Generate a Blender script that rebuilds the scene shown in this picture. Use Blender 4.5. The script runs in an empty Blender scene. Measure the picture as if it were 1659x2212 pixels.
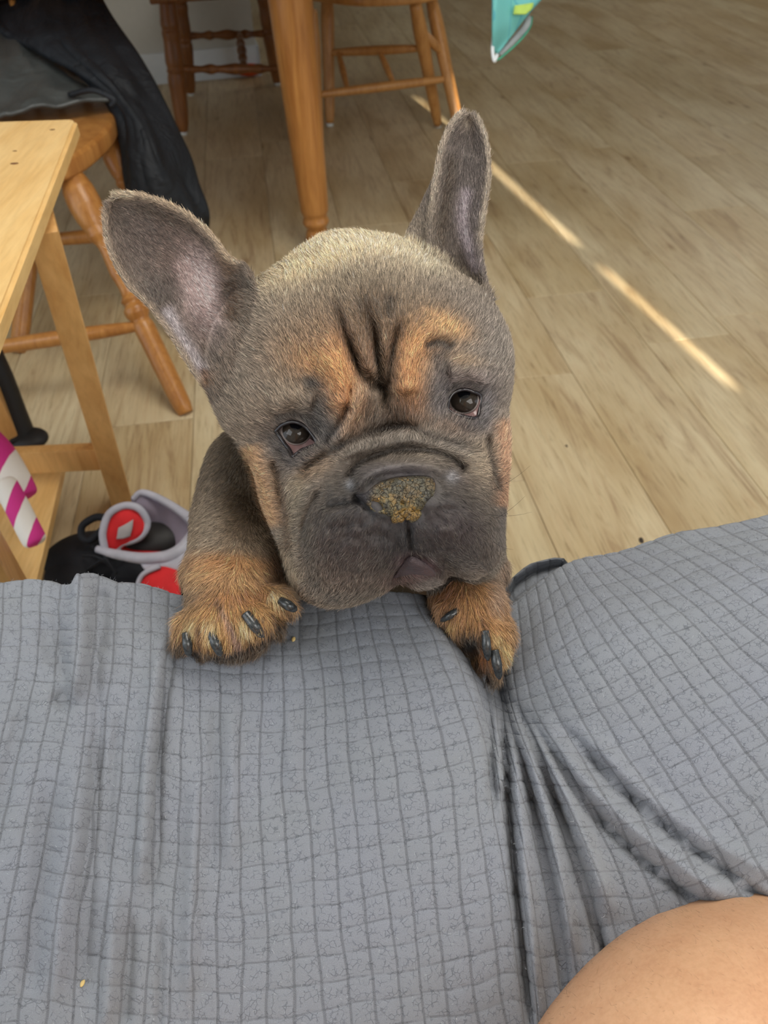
import bpy, bmesh, math, random
import numpy as np
from mathutils import Vector
rng = np.random.default_rng(7); random.seed(7)
# ------------------------------------------------------------------ camera
W, HH, F = 1659, 2212, 1661.0
CAM_Z = 0.95; PITCH = math.radians(43); ROLL = math.radians(-2)
_f = np.array([0, math.cos(PITCH), -math.sin(PITCH)]); _x = np.array([1., 0, 0]); _u = np.cross(_x, _f)
AX = math.cos(ROLL)*_x + math.sin(ROLL)*_u
AU = -math.sin(ROLL)*_x + math.cos(ROLL)*_u
CC = np.array([0, 0, CAM_Z])
sc = bpy.context.scene
cd = bpy.data.cameras.new('camera'); cam = bpy.data.objects.new('camera', cd); sc.collection.objects.link(cam)
from mathutils import Matrix
m = Matrix.Identity(4)
for i in range(3):
    m[i][0] = AX[i]; m[i][1] = AU[i]; m[i][2] = -_f[i]; m[i][3] = CC[i]
cam.matrix_world = m
cd.sensor_fit = 'VERTICAL'; cd.sensor_height = 36; cd.lens = F/HH*36; cd.clip_start = .01
cd.dof.use_dof = True; cd.dof.focus_distance = .43; cd.dof.aperture_fstop = 13
sc.camera = cam
sc.view_settings.view_transform = 'Standard'; sc.view_settings.look = 'None'
sc.view_settings.gamma = 1; sc.view_settings.use_curve_mapping = False
sc.view_settings.exposure = 0.74
sc.cycles.use_denoising = True
sc.cycles.max_bounces = 6
sc.cycles_curves.shape = 'RIBBONS'
# ------------------------------------------------------------------ world and lights
wd = bpy.data.worlds.new('world'); sc.world = wd; wd.use_nodes = True
wd.node_tree.nodes['Background'].inputs[0].default_value = (.80, .90, 1.0, 1)
wd.node_tree.nodes['Background'].inputs[1].default_value = 1.0
def area(name, loc, target, sx, sy, power, col):
    l = bpy.data.lights.new(name, 'AREA'); l.shape = 'RECTANGLE'; l.size = sx; l.size_y = sy
    l.energy = power; l.color = col
    o = bpy.data.objects.new(name, l); sc.collection.objects.link(o); o.location = loc
    o.rotation_euler = (Vector(target)-Vector(loc)).to_track_quat('-Z', 'Y').to_euler()
    return o
area('window_light', (1.3, -1.3, 1.75), (.1, .8, .3), 1.8, 1.3, 22, (1.0, .97, .93))
area('side_window_light', (-1.6, -.7, 1.9), (0, .5, .5), 1.4, 1.2, 9, (.93, .97, 1.0))
area('top_fill', (.35, .75, 2.3), (.1, .45, .4), 1.3, 1.1, 17, (1.0, .96, .88))  # added soft fill from above, standing in for ceiling bounce
area('far_fill', (2.6, 5.2, 2.2), (1.2, 4.2, 0), 1.6, 1.4, 11, (1.0, .95, .87))  # added fill that lifts the dark back of the room
SUN_DIR = np.array([-.245, .97, 0.]) ; SUN_DIR /= np.linalg.norm(SUN_DIR)      # horizontal way the sun strip runs (towards the far room)
SUN_EL = math.radians(22)
s = bpy.data.lights.new('sun', 'SUN'); s.energy = 9.5; s.angle = math.radians(.53); s.color = (1, .87, .68)
so = bpy.data.objects.new('sun', s); sc.collection.objects.link(so)
SUNV = np.array([SUN_DIR[0]*math.cos(SUN_EL), SUN_DIR[1]*math.cos(SUN_EL), -math.sin(SUN_EL)])
so.rotation_euler = Vector(SUNV).to_track_quat('-Z', 'Y').to_euler(); so.location = (2, -3, 4)

# ------------------------------------------------------------------ maths helpers
def ray(px, py):
    px = np.asarray(px, float); py = np.asarray(py, float)
    return AX*((px-W/2)/F)[..., None] - AU*((py-HH/2)/F)[..., None] + _f
def at(px, py, d): return CC + ray(px, py)*np.asarray(d, float)[..., None]
def onz(px, py, z=0.):
    r = ray(px, py); return CC + r*((z-CAM_Z)/r[..., 2])[..., None]
def proj(P):
    d = np.asarray(P, float)-CC; dd = d@_f
    return W/2+F*(d@AX)/dd, HH/2-F*(d@AU)/dd, dd
def cr(P, n):
    """Catmull-Rom resample of an (m,k) list of points to n points"""
    P = np.asarray(P, float); mm = len(P)
    if mm == 2:
        t = np.linspace(0, 1, n)[:, None]; return P[0]*(1-t)+P[1]*t
    Q = np.concatenate([[2*P[0]-P[1]], P, [2*P[-1]-P[-2]]])
    t = np.linspace(0, mm-1-1e-9, n); i = t.astype(int); f = (t-i).reshape((-1,)+(1,)*(P.ndim-1))
    a, b, c, d = Q[i], Q[i+1], Q[i+2], Q[i+3]
    return .5*((2*b)+(-a+c)*f+(2*a-5*b+4*c-d)*f*f+(-a+3*b-3*c+d)*f**3)
def cr_at(x, xk, P):
    """Catmull-Rom through knots xk evaluated at x"""
    P = np.asarray(P, float); xk = np.asarray(xk, float)
    T = np.gradient(P, xk, axis=0)
    i = np.clip(np.searchsorted(xk, x, 'right')-1, 0, len(xk)-2)
    h = (xk[i+1]-xk[i]); f = (x-xk[i])/h
    sh = (-1,)+(1,)*(P.ndim-1); f = f.reshape(sh); h = h.reshape(sh)
    return (2*f**3-3*f**2+1)*P[i]+(f**3-2*f**2+f)*h*T[i]+(-2*f**3+3*f**2)*P[i+1]+(f**3-f**2)*h*T[i+1]
def sstep(a, b, x):
    t = np.clip((x-a)/(b-a), 0, 1); return t*t*(3-2*t)
def vnoise(P, seed=0):
    """value noise on an (N,2|3) array, in -1..1"""
    P = np.asarray(P, float); k = P.shape[1]; I = np.floor(P).astype(np.int64); f = P-I; f = f*f*(3-2*f)
    out = np.zeros(len(P))
    for c in range(2**k):
        off = np.array([(c >> j) & 1 for j in range(k)]); J = I+off
        h = (J[:, 0]*374761393+J[:, 1]*668265263+(J[:, 2]*2147483647 if k == 3 else 0)+seed*1274126177) & 0xffffffff
        h = ((h ^ (h >> 13))*1274126177) & 0xffffffff; h = (h ^ (h >> 16)) & 0xffff
        w = np.prod(np.where(off == 1, f, 1-f), axis=1)
        out += w*(h/32767.5-1)
    return out
def fbm(P, o=4, seed=0):
    r = 0; a = 1; tot = 0; P = np.asarray(P, float)
    for i in range(o):
        r = r+a*vnoise(P*2**i, seed+i); tot += a; a *= .5
    return r/tot
def lin(r, g, b):
    c = np.array([r, g, b], float)/255
    return np.where(c <= .04045, c/12.92, ((c+.055)/1.055)**2.4)
def L4(*c): return tuple(lin(*c))+(1,)

# ------------------------------------------------------------------ object helpers
COL = sc.collection
def tag(o, label=None, cat=None, group=None, kind=None):
    if label: o['label'] = label
    if cat: o['category'] = cat
    if group: o['group'] = group
    if kind: o['kind'] = kind
    return o
def thing(name, base, label, cat, group=None, kind=None):
    o = bpy.data.objects.new(name, None); COL.objects.link(o); o.location = tuple(base); o.empty_display_size = .05
    return tag(o, label, cat, group, kind)
def wloc(o):
    v = np.zeros(3)
    while o is not None:
        v += np.array(o.location); o = o.parent
    return v
def obj(name, V, Fc, mat, parent=None, smooth=True, base=None):
    """one mesh object; V in world coordinates"""
    V = np.asarray(V, float)
    me = bpy.data.meshes.new(name)
    org = np.array(base, float) if base is not None else (V.mean(0) if parent is None else np.zeros(3))
    po = wloc(parent) if parent is not None else np.zeros(3)
    loc = org-po if base is not None or parent is None else np.zeros(3)
    me.from_pydata((V-po-loc).tolist(), [], [tuple(int(i) for i in f) for f in Fc])
    if smooth: me.polygons.foreach_set('use_smooth', [True]*len(me.polygons))
    if mat: me.materials.append(mat)
    me.update()
    o = bpy.data.objects.new(name, me); COL.objects.link(o); o.location = tuple(loc)
    if parent is not None: o.parent = parent
    return o
def gridfaces(a, b, off=0, wrapb=False):
    i, j = np.meshgrid(np.arange(a-1), np.arange(b if wrapb else b-1), indexing='ij')
    j2 = (j+1) % b
    return (np.stack([i*b+j, i*b+j2, (i+1)*b+j2, (i+1)*b+j], -1).reshape(-1, 4)+off)
def gnormals(G):
    du = np.gradient(G, axis=0); dv = np.gradient(G, axis=1); n = np.cross(du, dv)
    return n/(np.linalg.norm(n, axis=-1, keepdims=True)+1e-12)
def thick(G, t):
    """closed slab from a grid of world points; t thickness (scalar or grid)"""
    a, b = G.shape[:2]; N = gnormals(G); t = np.broadcast_to(np.asarray(t, float), (a, b))[..., None]
    V = np.concatenate([(G+N*t/2).reshape(-1, 3), (G-N*t/2).reshape(-1, 3)])
    f1 = gridfaces(a, b); f2 = gridfaces(a, b)[:, ::-1]+a*b
    idx = np.arange(a*b).reshape(a, b)
    loop = np.concatenate([idx[0, :-1], idx[:-1, -1], idx[-1, :0:-1], idx[:0:-1, 0]])
    l2 = np.roll(loop, -1)
    side = np.stack([loop, loop+a*b, l2+a*b, l2], -1)
    return V, np.concatenate([f1, f2, side])
def net(P, M, N):
    """control net (m,n,3) of (px,py,depth) to world grid (M,N,3)"""
    P = np.asarray(P, float); Q = cr(P, M); Q = cr(Q.transpose(1, 0, 2), N).transpose(1, 0, 2)
    return at(Q[..., 0], Q[..., 1], Q[..., 2])
def frame(d):
    d = d/np.linalg.norm(d); a = np.array([0, 0, 1.]) if abs(d[2]) < .9 else np.array([1., 0, 0])
    x = np.cross(a, d); x /= np.linalg.norm(x); return x, np.cross(d, x), d
def lathe(A, B, prof, n=24):
    """turned bar from A to B, prof = [(t, radius)]"""
    A = np.asarray(A, float); B = np.asarray(B, float); x, y, z = frame(B-A); Ln = np.linalg.norm(B-A)
    th = np.linspace(0, 2*np.pi, n, endpoint=False)
    rings = [A+z*Ln*t+r*(np.cos(th)[:, None]*x+np.sin(th)[:, None]*y) for t, r in prof]
    V = np.concatenate(rings+[[A+z*Ln*prof[0][0]], [A+z*Ln*prof[-1][0]]]); k = len(prof)
    Fc = [tuple(f) for f in gridfaces(k, n, wrapb=True)]
    Fc += [((j+1) % n, j, k*n) for j in range(n)]+[((k-1)*n+j, (k-1)*n+(j+1) % n, k*n+1) for j in range(n)]
    return V, Fc
def sprof(keys, n=60):
    """smooth profile through (t, r) keys"""
    k = np.array(keys); t = np.linspace(k[0, 0], k[-1, 0], n)
    T = np.unique(np.concatenate([t, k[:, 0]])); return list(zip(T, np.maximum(np.interp(T, k[:, 0], k[:, 1])*.4+cr_at(T, k[:, 0], k[:, 1])*.6, .002)))
def tube(P, r, n=10, caps=True):
    """tube along points P (m,3) with radius r (scalar or m)"""
    P = np.asarray(P, float); mm = len(P); r = np.broadcast_to(np.asarray(r, float), (mm,))
    T = np.gradient(P, axis=0); T /= np.linalg.norm(T, axis=1, keepdims=True)+1e-12
    x, y, _ = frame(T[0]); X = [x]
    for i in range(1, mm):
        v = X[-1]-T[i]*(X[-1]@T[i]); X.append(v/np.linalg.norm(v))
    X = np.array(X); Y = np.cross(T, X); th = np.linspace(0, 2*np.pi, n, endpoint=False)
    V = (P[:, None]+r[:, None, None]*(np.cos(th)[None, :, None]*X[:, None]+np.sin(th)[None, :, None]*Y[:, None])).reshape(-1, 3)
    Fc = [tuple(f) for f in gridfaces(mm, n, wrapb=True)]
    if caps: Fc += [tuple(range(n))[::-1], tuple(range((mm-1)*n, mm*n))]
    return V, Fc
def boxv(C0, ax, ay, az):
    """box about centre with half-axis vectors"""
    C0 = np.asarray(C0, float); V = [C0+sx*ax+sy*ay+sz*az for sx in (-1, 1) for sy in (-1, 1) for sz in (-1, 1)]
    return np.array(V), [(0, 1, 3, 2), (4, 6, 7, 5), (0, 4, 5, 1), (2, 3, 7, 6), (0, 2, 6, 4), (1, 5, 7, 3)]
def bevel(o, w=.003, seg=2):
    bm = bmesh.new(); bm.from_mesh(o.data)
    bmesh.ops.recalc_face_normals(bm, faces=bm.faces[:])
    bmesh.ops.bevel(bm, geom=bm.edges[:], offset=w, segments=seg, affect='EDGES', profile=.6, clamp_overlap=True)
    bm.to_mesh(o.data); bm.free()
    o.data.polygons.foreach_set('use_smooth', [True]*len(o.data.polygons)); o.data.update()
    o.data.set_sharp_from_angle(angle=math.radians(24)); return o
def beam(name, A, B, w, h, mat, parent, side=None, bv=.004):
    """rectangular bar from A to B, width w along 'side', height h across"""
    A = np.asarray(A, float); B = np.asarray(B, float); d = (B-A); Ln = np.linalg.norm(d); d = d/Ln
    s0 = np.array([0, 1., 0]) if side is None else np.asarray(side, float)
    s0 = s0-d*(s0@d); s0 /= np.linalg.norm(s0); u = np.cross(d, s0)
    V, Fc = boxv((A+B)/2, d*Ln/2, s0*w/2, u*h/2)
    return bevel(obj(name, V, Fc, mat, parent, smooth=False), bv)
def join(parts):
    Vs, Fs, o = [], [], 0
    for V, Fc in parts:
        Vs.append(np.asarray(V)); Fs += [tuple(int(i)+o for i in f) for f in Fc]; o += len(V)
    return np.concatenate(Vs), Fs
def ellipsoid(c, R, n=24):
    """c centre, R (3,3) rows = semi axes"""
    a = np.linspace(0, np.pi, n); b = np.linspace(0, 2*np.pi, 2*n, endpoint=False)
    A_, B_ = np.meshgrid(a[1:-1], b, indexing='ij')
    S = np.stack([np.sin(A_)*np.cos(B_), np.sin(A_)*np.sin(B_), np.cos(A_)], -1).reshape(-1, 3)
    S = np.concatenate([S, [[0, 0, 1], [0, 0, -1]]]); V = np.asarray(c)+S@np.asarray(R)
    k = n-2; q = 2*n; Fc = [tuple(f) for f in gridfaces(k, q, wrapb=True)]
    Fc += [((j+1) % q, j, k*q) for j in range(q)]+[((k-1)*q+j, (k-1)*q+(j+1) % q, k*q+1) for j in range(q)]
    if np.linalg.det(np.asarray(R)) > 0: Fc = [tuple(f[::-1]) for f in Fc]
    return V, Fc

# ------------------------------------------------------------------ material helpers
class NT:
    def __init__(s, name):
        s.m = bpy.data.materials.new(name); s.m.use_nodes = True; s.t = s.m.node_tree; s.b = s.t.nodes['Principled BSDF']
    def n(s, typ, **kw):
        nd = s.t.nodes.new(typ)
        for k, v in kw.items():
            if k in nd.inputs.keys() if isinstance(k, str) and not hasattr(nd, k) else False: nd.inputs[k].default_value = v
            else: setattr(nd, k, v)
        return nd
    def l(s, a, b): s.t.links.new(a, b)
    def coord(s, scale=(1, 1, 1), kind='Object', rot=(0, 0, 0)):
        tc = s.n('ShaderNodeTexCoord'); mp = s.n('ShaderNodeMapping'); mp.inputs['Scale'].default_value = scale; mp.inputs['Rotation'].default_value = rot
        s.l(tc.outputs[kind], mp.inputs[0]); return mp.outputs[0]
    def noise(s, vec, scale, detail=4, rough=.55, dist=0):
        nd = s.n('ShaderNodeTexNoise'); nd.inputs['Scale'].default_value = scale; nd.inputs['Detail'].default_value = detail
        nd.inputs['Roughness'].default_value = rough; nd.inputs['Distortion'].default_value = dist
        if vec is not None: s.l(vec, nd.inputs['Vector'])
        return nd.outputs['Fac']
    def ramp(s, fac, stops, interp='LINEAR'):
        r = s.n('ShaderNodeValToRGB'); r.color_ramp.interpolation = interp; el = r.color_ramp.elements
        while len(el) < len(stops): el.new(.5)
        for e, (p, c) in zip(el, stops): e.position = p; e.color = c if len(c) == 4 else tuple(c)+(1,)
        s.l(fac, r.inputs[0]); return r.outputs[0]
    def mix(s, fac, a, b, mode='MIX'):
        x = s.n('ShaderNodeMix'); x.data_type = 'RGBA'; x.blend_type = mode
        for v, sk in ((fac, x.inputs[0]), (a, x.inputs[6]), (b, x.inputs[7])):
            if hasattr(v, 'is_linked') or isinstance(v, bpy.types.NodeSocket): s.l(v, sk)
            else: sk.default_value = v
        return x.outputs[2]
    def math(s, op, a, b=None, c=None):
        x = s.n('ShaderNodeMath'); x.operation = op
        for i, v in enumerate((a, b, c)):
            if v is None: continue
            if isinstance(v, bpy.types.NodeSocket): s.l(v, x.inputs[i])
            else: x.inputs[i].default_value = v
        return x.outputs[0]
    def bump(s, h, strength=.3, dist=.001, nrm=None):
        b = s.n('ShaderNodeBump'); b.inputs['Strength'].default_value = strength; b.inputs['Distance'].default_value = dist
        s.l(h, b.inputs['Height'])
        if nrm is not None: s.l(nrm, b.inputs['Normal'])
        s.l(b.outputs[0], s.b.inputs['Normal']); return b.outputs[0]
    def set(s, col=None, rough=None, spec=None, **kw):
        if col is not None:
            if isinstance(col, bpy.types.NodeSocket): s.l(col, s.b.inputs['Base Color'])
            else: s.b.inputs['Base Color'].default_value = col
        if rough is not None: s.b.inputs['Roughness'].default_value = rough
        if spec is not None: s.b.inputs['Specular IOR Level'].default_value = spec
        for k, v in kw.items(): s.b.inputs[k].default_value = v
        return s.m
def plain(name, c, rough=.6, spec=.4, bumps=None, var=.12):
    q = NT(name); v = q.coord()
    n_ = q.noise(v, 40, 5); c = np.array(lin(*c))
    q.set(q.ramp(n_, [(.3, tuple(c*(1-var))), (.7, tuple(c*(1+var)))]), rough, spec)
    if bumps: q.bump(q.noise(v, bumps[0], 6), bumps[1], .002)
    return q.m
def wood(name, light, dark, rough=.4, scale=(14, 14, 1.2), knots=True, lam=None):
    q = NT(name); v = q.coord(scale)
    g = q.noise(v, 3.2, 6, .6, .8); g2 = q.noise(v, 14, 4, .6, .2)
    a = q.ramp(g, [(.30, tuple(lin(*dark))), (.66, tuple(lin(*light)))])
    b = q.ramp(g2, [(.35, (.80, .76, .70)), (.6, (1, 1, 1))])
    c = q.mix(.55, a, b, 'MULTIPLY')
    if knots:
        vv = q.coord((5, 5, 3)); vo = q.n('ShaderNodeTexVoronoi'); vo.inputs['Scale'].default_value = 2.2; q.l(vv, vo.inputs['Vector'])
        k = q.ramp(vo.outputs['Distance'], [(.03, (1, 1, 1)), (.08, (0, 0, 0))])
        c = q.mix(k, c, tuple(lin(120, 70, 38))+(1,))
    q.set(c, rough, .45); q.bump(g2, .12, .001)
    return q.m
# ================================================================== the room
def struct(o): o['kind'] = 'structure'; return o
PA = math.radians(-82.5); PE = np.array([math.cos(PA), math.sin(PA), 0]); PN = np.array([-math.sin(PA), math.cos(PA), 0])
q = NT('vinyl_plank'); oi = q.n('ShaderNodeObjectInfo')
tc = q.n('ShaderNodeTexCoord'); ad = q.n('ShaderNodeVectorMath'); ad.operation = 'ADD'
cx = q.n('ShaderNodeCombineXYZ'); q.l(q.math('MULTIPLY', oi.outputs['Random'], 37.), cx.inputs[0]); q.l(q.math('MULTIPLY', oi.outputs['Random'], 91.), cx.inputs[1])
q.l(tc.outputs['Object'], ad.inputs[0]); q.l(cx.outputs[0], ad.inputs[1])
def mp(sc_):
    x = q.n('ShaderNodeMapping'); x.inputs['Scale'].default_value = sc_; q.l(ad.outputs[0], x.inputs[0]); return x.outputs[0]
g1 = q.noise(mp((11, 1.1, 1)), 2.4, 5, .62, 1.6); g2 = q.noise(mp((60, 4, 1)), 3.0, 5, .65, .4); g3 = q.noise(mp((3, 1.2, 1)), 1.6, 3, .5)
c1 = q.ramp(g1, [(.28, tuple(lin(176, 154, 124))), (.44, tuple(lin(202, 184, 151))), (.58, tuple(lin(213, 198, 165))), (.76, tuple(lin(198, 174, 142)))])
c2 = q.ramp(g2, [(.30, (.62, .58, .52)), (.47, (1, 1, 1)), (.72, (1.0, .98, .94))])
c3 = q.ramp(g3, [(.35, tuple(lin(228, 218, 202))), (.62, (1, 1, 1))])
c4 = q.ramp(oi.outputs['Random'], [(0, (.93, .92, .91)), (.35, (1, .985, .965)), (.6, (.97, .98, .97)), (1, (1.0, 1.0, 1.0))])
vo = q.n('ShaderNodeTexVoronoi'); vo.inputs['Scale'].default_value = 3.6; q.l(mp((2.2, .8, 1)), vo.inputs['Vector'])
kn = q.ramp(vo.outputs['Distance'], [(.02, (.45, .36, .28)), (.07, (.85, .8, .75)), (.12, (1, 1, 1))])
c = q.mix(.85, q.mix(1.0, q.mix(1.0, q.mix(.8, c1, c2, 'MULTIPLY'), c3, 'MULTIPLY'), c4, 'MULTIPLY'), kn, 'MULTIPLY')
q.set(c, .42, .35); q.bump(g2, .10, .001); M_PLANK = q.m
M_SUB = plain('grout_dark', (92, 76, 56), .8)
V, Fc = boxv((1.1, 3.8, -.031), np.array([4.4, 0, 0]), np.array([0, 4.8, 0]), np.array([0, 0, .025]))
floor = obj('floor', V, Fc, M_SUB, smooth=False, base=(0, 0, 0)); struct(floor)
PW, PL = .208, 1.22
V, Fc = boxv((0, 0, -.003), np.array([PW/2-.0005, 0, 0]), np.array([0, PL/2-.0006, 0]), np.array([0, 0, .003]))
plank0 = bevel(obj('plank', V, Fc, M_PLANK, None, smooth=False, base=(0, 0, 0)), .0009, 1)
joint = {2: -1.383, 3: -1.737, -2: -1.37, 4: -1.468, 1: -1.05, 0: -1.9, 5: -1.55, -1: -1.75}
cnt = 0
for k in range(-12, 21):
    j0 = joint.get(k, -rng.uniform(.2, 1.4))
    for i in range(-6, 3):
        al = j0+PL*(i+.5); p = PN*(-.009+PW*(k+.5))+PE*al
        if p[1] < -.5 or p[1] > 7.6 or p[0] < -3.1 or p[0] > 4.6: continue
        x_, y_, d_ = proj(np.array([p[0], p[1], 0.]))
        if d_ < .1 or x_ < -1500 or x_ > 2700 or y_ > 3200: continue
        o = plank0 if cnt == 0 else plank0.copy()
        if cnt: COL.objects.link(o)
        o.parent = floor; o.location = (p[0], p[1], 0); o.rotation_euler = (0, 0, PA-math.pi/2+math.pi*(cnt % 2)); cnt += 1
# walls
M_WALL = plain('wall_paint', (206, 204, 196), .85, .2, var=.02); M_BASE = plain('gloss_white', (226, 232, 236), .4, .5, var=.02)
w0 = onz(300, 187); w1 = onz(566, 163); wd_ = (w1-w0)/np.linalg.norm(w1-w0); wn = np.array([-wd_[1], wd_[0], 0])
wl = w0-wd_*2.2
def slab(name, A, B, z0, z1, th, mat):
    d = (B-A)/2; n_ = np.cross(np.array([0, 0, 1.]), d); n_ /= np.linalg.norm(n_)
    V, Fc = boxv((A+B)/2+n_*th/2+np.array([0, 0, (z0+z1)/2]), d, n_*th/2, np.array([0, 0, (z1-z0)/2]))
    return struct(obj(name, V, Fc, mat, smooth=False))
slab('wall_back', wl+wn*.014, w1+wn*.014-wd_*.012, 0, 2.4, .30, M_WALL)
bb = slab('baseboard_back', wl, w1, 0, .125, .012, M_BASE); bevel(bb, .003)
r0 = w1+np.array([0, 0, 0])+wd_*.0; r1 = w1+wn*.32
bb = slab('baseboard_side', r1, r0, 0, .125, -.012, M_BASE)
slab('wall_right', np.array([4.9, 1.2, 0]), np.array([5.0, 8.4, 0]), 0, 2.4, -.1, M_WALL)
slab('wall_left', np.array([-3.3, 8.4, 0]), np.array([-3.3, .9, 0]), 0, 2.4, -.1, M_WALL)
slab('wall_far', np.array([-4., 8.4, 0]), np.array([6, 8.4, 0]), 0, 2.4, .1, M_WALL)
V, Fc = boxv((1., 3.3, 2.45), np.array([5., 0, 0]), np.array([0, 5.2, 0]), np.array([0, 0, .05]))
struct(obj('ceiling', V, Fc, M_WALL, smooth=False))
# unseen wall behind the seat, its slits cut to shape the strip of sun
SX = 1.376; yw = -1.6; xg = .752+(1.376-yw)*.2553
k = .417; k = math.tan(SUN_EL)/.969
gaps = [((1.376-yw)*k, (1.955-yw)*k), ((2.11-yw)*k, (2.83-yw)*k), ((3.08-yw)*k, (3.60-yw)*k)]; gw = .011
parts = [boxv(((-3.5+xg-gw)/2, yw, 1.2), np.array([(xg-gw+3.5)/2, 0, 0]), np.array([0, .004, 0]), np.array([0, 0, 1.2])),
         boxv(((5.5+xg+gw)/2, yw, 1.2), np.array([(5.5-xg-gw)/2, 0, 0]), np.array([0, .004, 0]), np.array([0, 0, 1.2]))]
zz = [0]+[z for g in gaps for z in g]+[2.4]
for a_, b_ in zip(zz[::2], zz[1::2]):
    parts.append(boxv((xg, yw, (a_+b_)/2), np.array([gw, 0, 0]), np.array([0, .004, 0]), np.array([0, 0, (b_-a_)/2])))
V, Fc = join(parts); struct(obj('wall_front', V, Fc, M_WALL, smooth=False))

# ================================================================== furniture
M_PINE = wood('pine', (228, 182, 118), (208, 156, 92), .38, (10, 10, 1.3))
M_PINET = wood('pine_top', (244, 206, 142), (230, 184, 114), .30, (12, 1.4, 12))
M_OAK = wood('honey_oak', (190, 134, 72), (158, 102, 50), .30, (16, 16, 1.1), knots=False)
M_OAKD = wood('brown_oak', (150, 98, 54), (112, 68, 34), .35, (16, 16, 1.1), knots=False)
M_OAKL = wood('light_oak', (206, 152, 90), (176, 122, 66), .34, (16, 16, 1.1), knots=False)
M_GLIDE = plain('white_plastic', (215, 218, 215), .5)
def leg_at(A, B, y):
    lo, hi = 0., 1.; f = lambda t: proj(A+(B-A)*t)[1]
    s_ = 1 if f(1) > f(0) else -1
    for _ in range(40):
        m_ = (lo+hi)/2
        if (f(m_)-y)*s_ > 0: hi = m_
        else: lo = m_
    return A+(B-A)*(lo+hi)/2
def slabpoly(name, pts, z0, z1, mat, parent, bv=.008, n=64):
    P = cr(np.concatenate([pts, pts[:1]]), n)[:-1]; k = len(P)
    V = np.concatenate([np.c_[P[:, :2], np.full(k, z1)], np.c_[P[:, :2], np.full(k, z0)]])
    Fc = [tuple(range(k)), tuple(range(2*k-1, k-1, -1))]+[(j, j+k, (j+1) % k+k, (j+1) % k) for j in range(k)]
    o = obj(name, V, Fc, mat, parent, smooth=False); bm = bmesh.new(); bm.from_mesh(o.data)
    bmesh.ops.recalc_face_normals(bm, faces=bm.faces[:])
    ed = [e for e in bm.edges if abs(e.verts[0].co.z-e.verts[1].co.z) < 1e-5]
    bmesh.ops.bevel(bm, geom=ed, offset=bv, segments=4, affect='EDGES', profile=.5); bm.to_mesh(o.data); bm.free()
    o.data.polygons.foreach_set('use_smooth', [True]*len(o.data.polygons)); o.data.set_sharp_from_angle(angle=math.radians(19)); return o

# ---- dining table (only one leg stands in view)
tb = onz(690, 545); tt = at(640, 2, 1.0); 
# leg axis chosen so that it is upright
top = np.array([tb[0]+.004, tb[1], .72])
ang = proj(np.array([tb[0], tb[1], .35]))
T = thing('dining_table', (tb[0]-.6, tb[1]+.4, 0), 'honey-coloured wooden dining table with thick round tapered legs', 'table')
pf = sprof([(0, .028), (.015, .033), (.04, .035), (.085, .030), (.10, .026), (.115, .034), (.125, .037), (.137, .034), (.147, .0325), (.165, .0375), (.20, .039), (.4, .044), (.7, .050), (1, .054)], 90)
def tleg(p, tl_=0):
    V, Fc = lathe(np.array([p[0], p[1], 0]), np.array([p[0]+tl_, p[1], .72]), pf, 32); return obj('leg', V, Fc, M_OAK, T)
tleg(tb, -.020); l2 = onz(664, 330); tleg(l2); tleg(tb+np.array([-1.25, 0, 0])); tleg(np.array([tb[0]-1.25, l2[1], 0]))
xr, xl, yn, yf = .24, tb[0]-1.45, 1.90, l2[1]+.12
P = np.array([[xl, yn, 0], [xr, yn, 0], [xr, yf, 0], [xl, yf, 0]]); 
V, Fc = boxv(((xl+xr)/2, (yn+yf)/2, .735), np.array([(xr-xl)/2, 0, 0]), np.array([0, (yf-yn)/2, 0]), np.array([0, 0, .015])); bevel(obj('tabletop', V, Fc, M_OAK, T, smooth=False), .004)
for A_, B_ in (((xl+.2, tb[1], .67), (tb[0], tb[1], .67)), ((xl+.2, l2[1], .67), (tb[0], l2[1], .67))): beam('apron', A_, B_, .02, .08, M_OAK, T, side=(0, 1, 0))

# ---- teal tablecloth with a corner hanging into view
q = NT('teal_cloth'); v = q.coord((1, 1, 1)); br = q.n('ShaderNodeTexBrick'); br.offset = .0
br.inputs['Scale'].default_value = 11; br.inputs['Color1'].default_value = L4(112, 190, 196); br.inputs['Color2'].default_value = L4(120, 200, 196); br.inputs['Mortar'].default_value = L4(92, 176, 190)
br.inputs['Mortar Size'].default_value = .012; br.inputs['Brick Width'].default_value = .5; br.inputs['Row Height'].default_value = .5; q.l(v, br.inputs['Vector'])
q.set(br.outputs['Color'], .6, .3); M_TEAL = q.m
M_LIME = plain('lime_print', (176, 206, 92), .6); M_GREYB = plain('grey_lining', (158, 164, 168), .7); M_HEM = plain('green_hem', (70, 160, 130), .6)
TC = thing('tablecloth', (xr-.2, yn+.2, .752), 'teal tablecloth with lime squares, its corner hanging down beside the light chair', 'tablecloth')
P = np.array([[[xr-.55, yn+.5, .752], [xr-.2, yn+.5, .752], [xr+.0, yn+.5, .752]], [[xr-.55, yn+.25, .752], [xr-.2, yn+.25, .752], [xr+.0, yn+.25, .752]], [[xr-.55, yn+.005, .752], [xr-.2, yn+.005, .752], [xr, yn+.005, .752]]])
G = cr(cr(P, 12).transpose(1, 0, 2), 12).transpose(1, 0, 2); V, Fc = thick(G, .002); obj('cloth_top', V, Fc, M_TEAL, TC)
dc = 1.72
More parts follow.
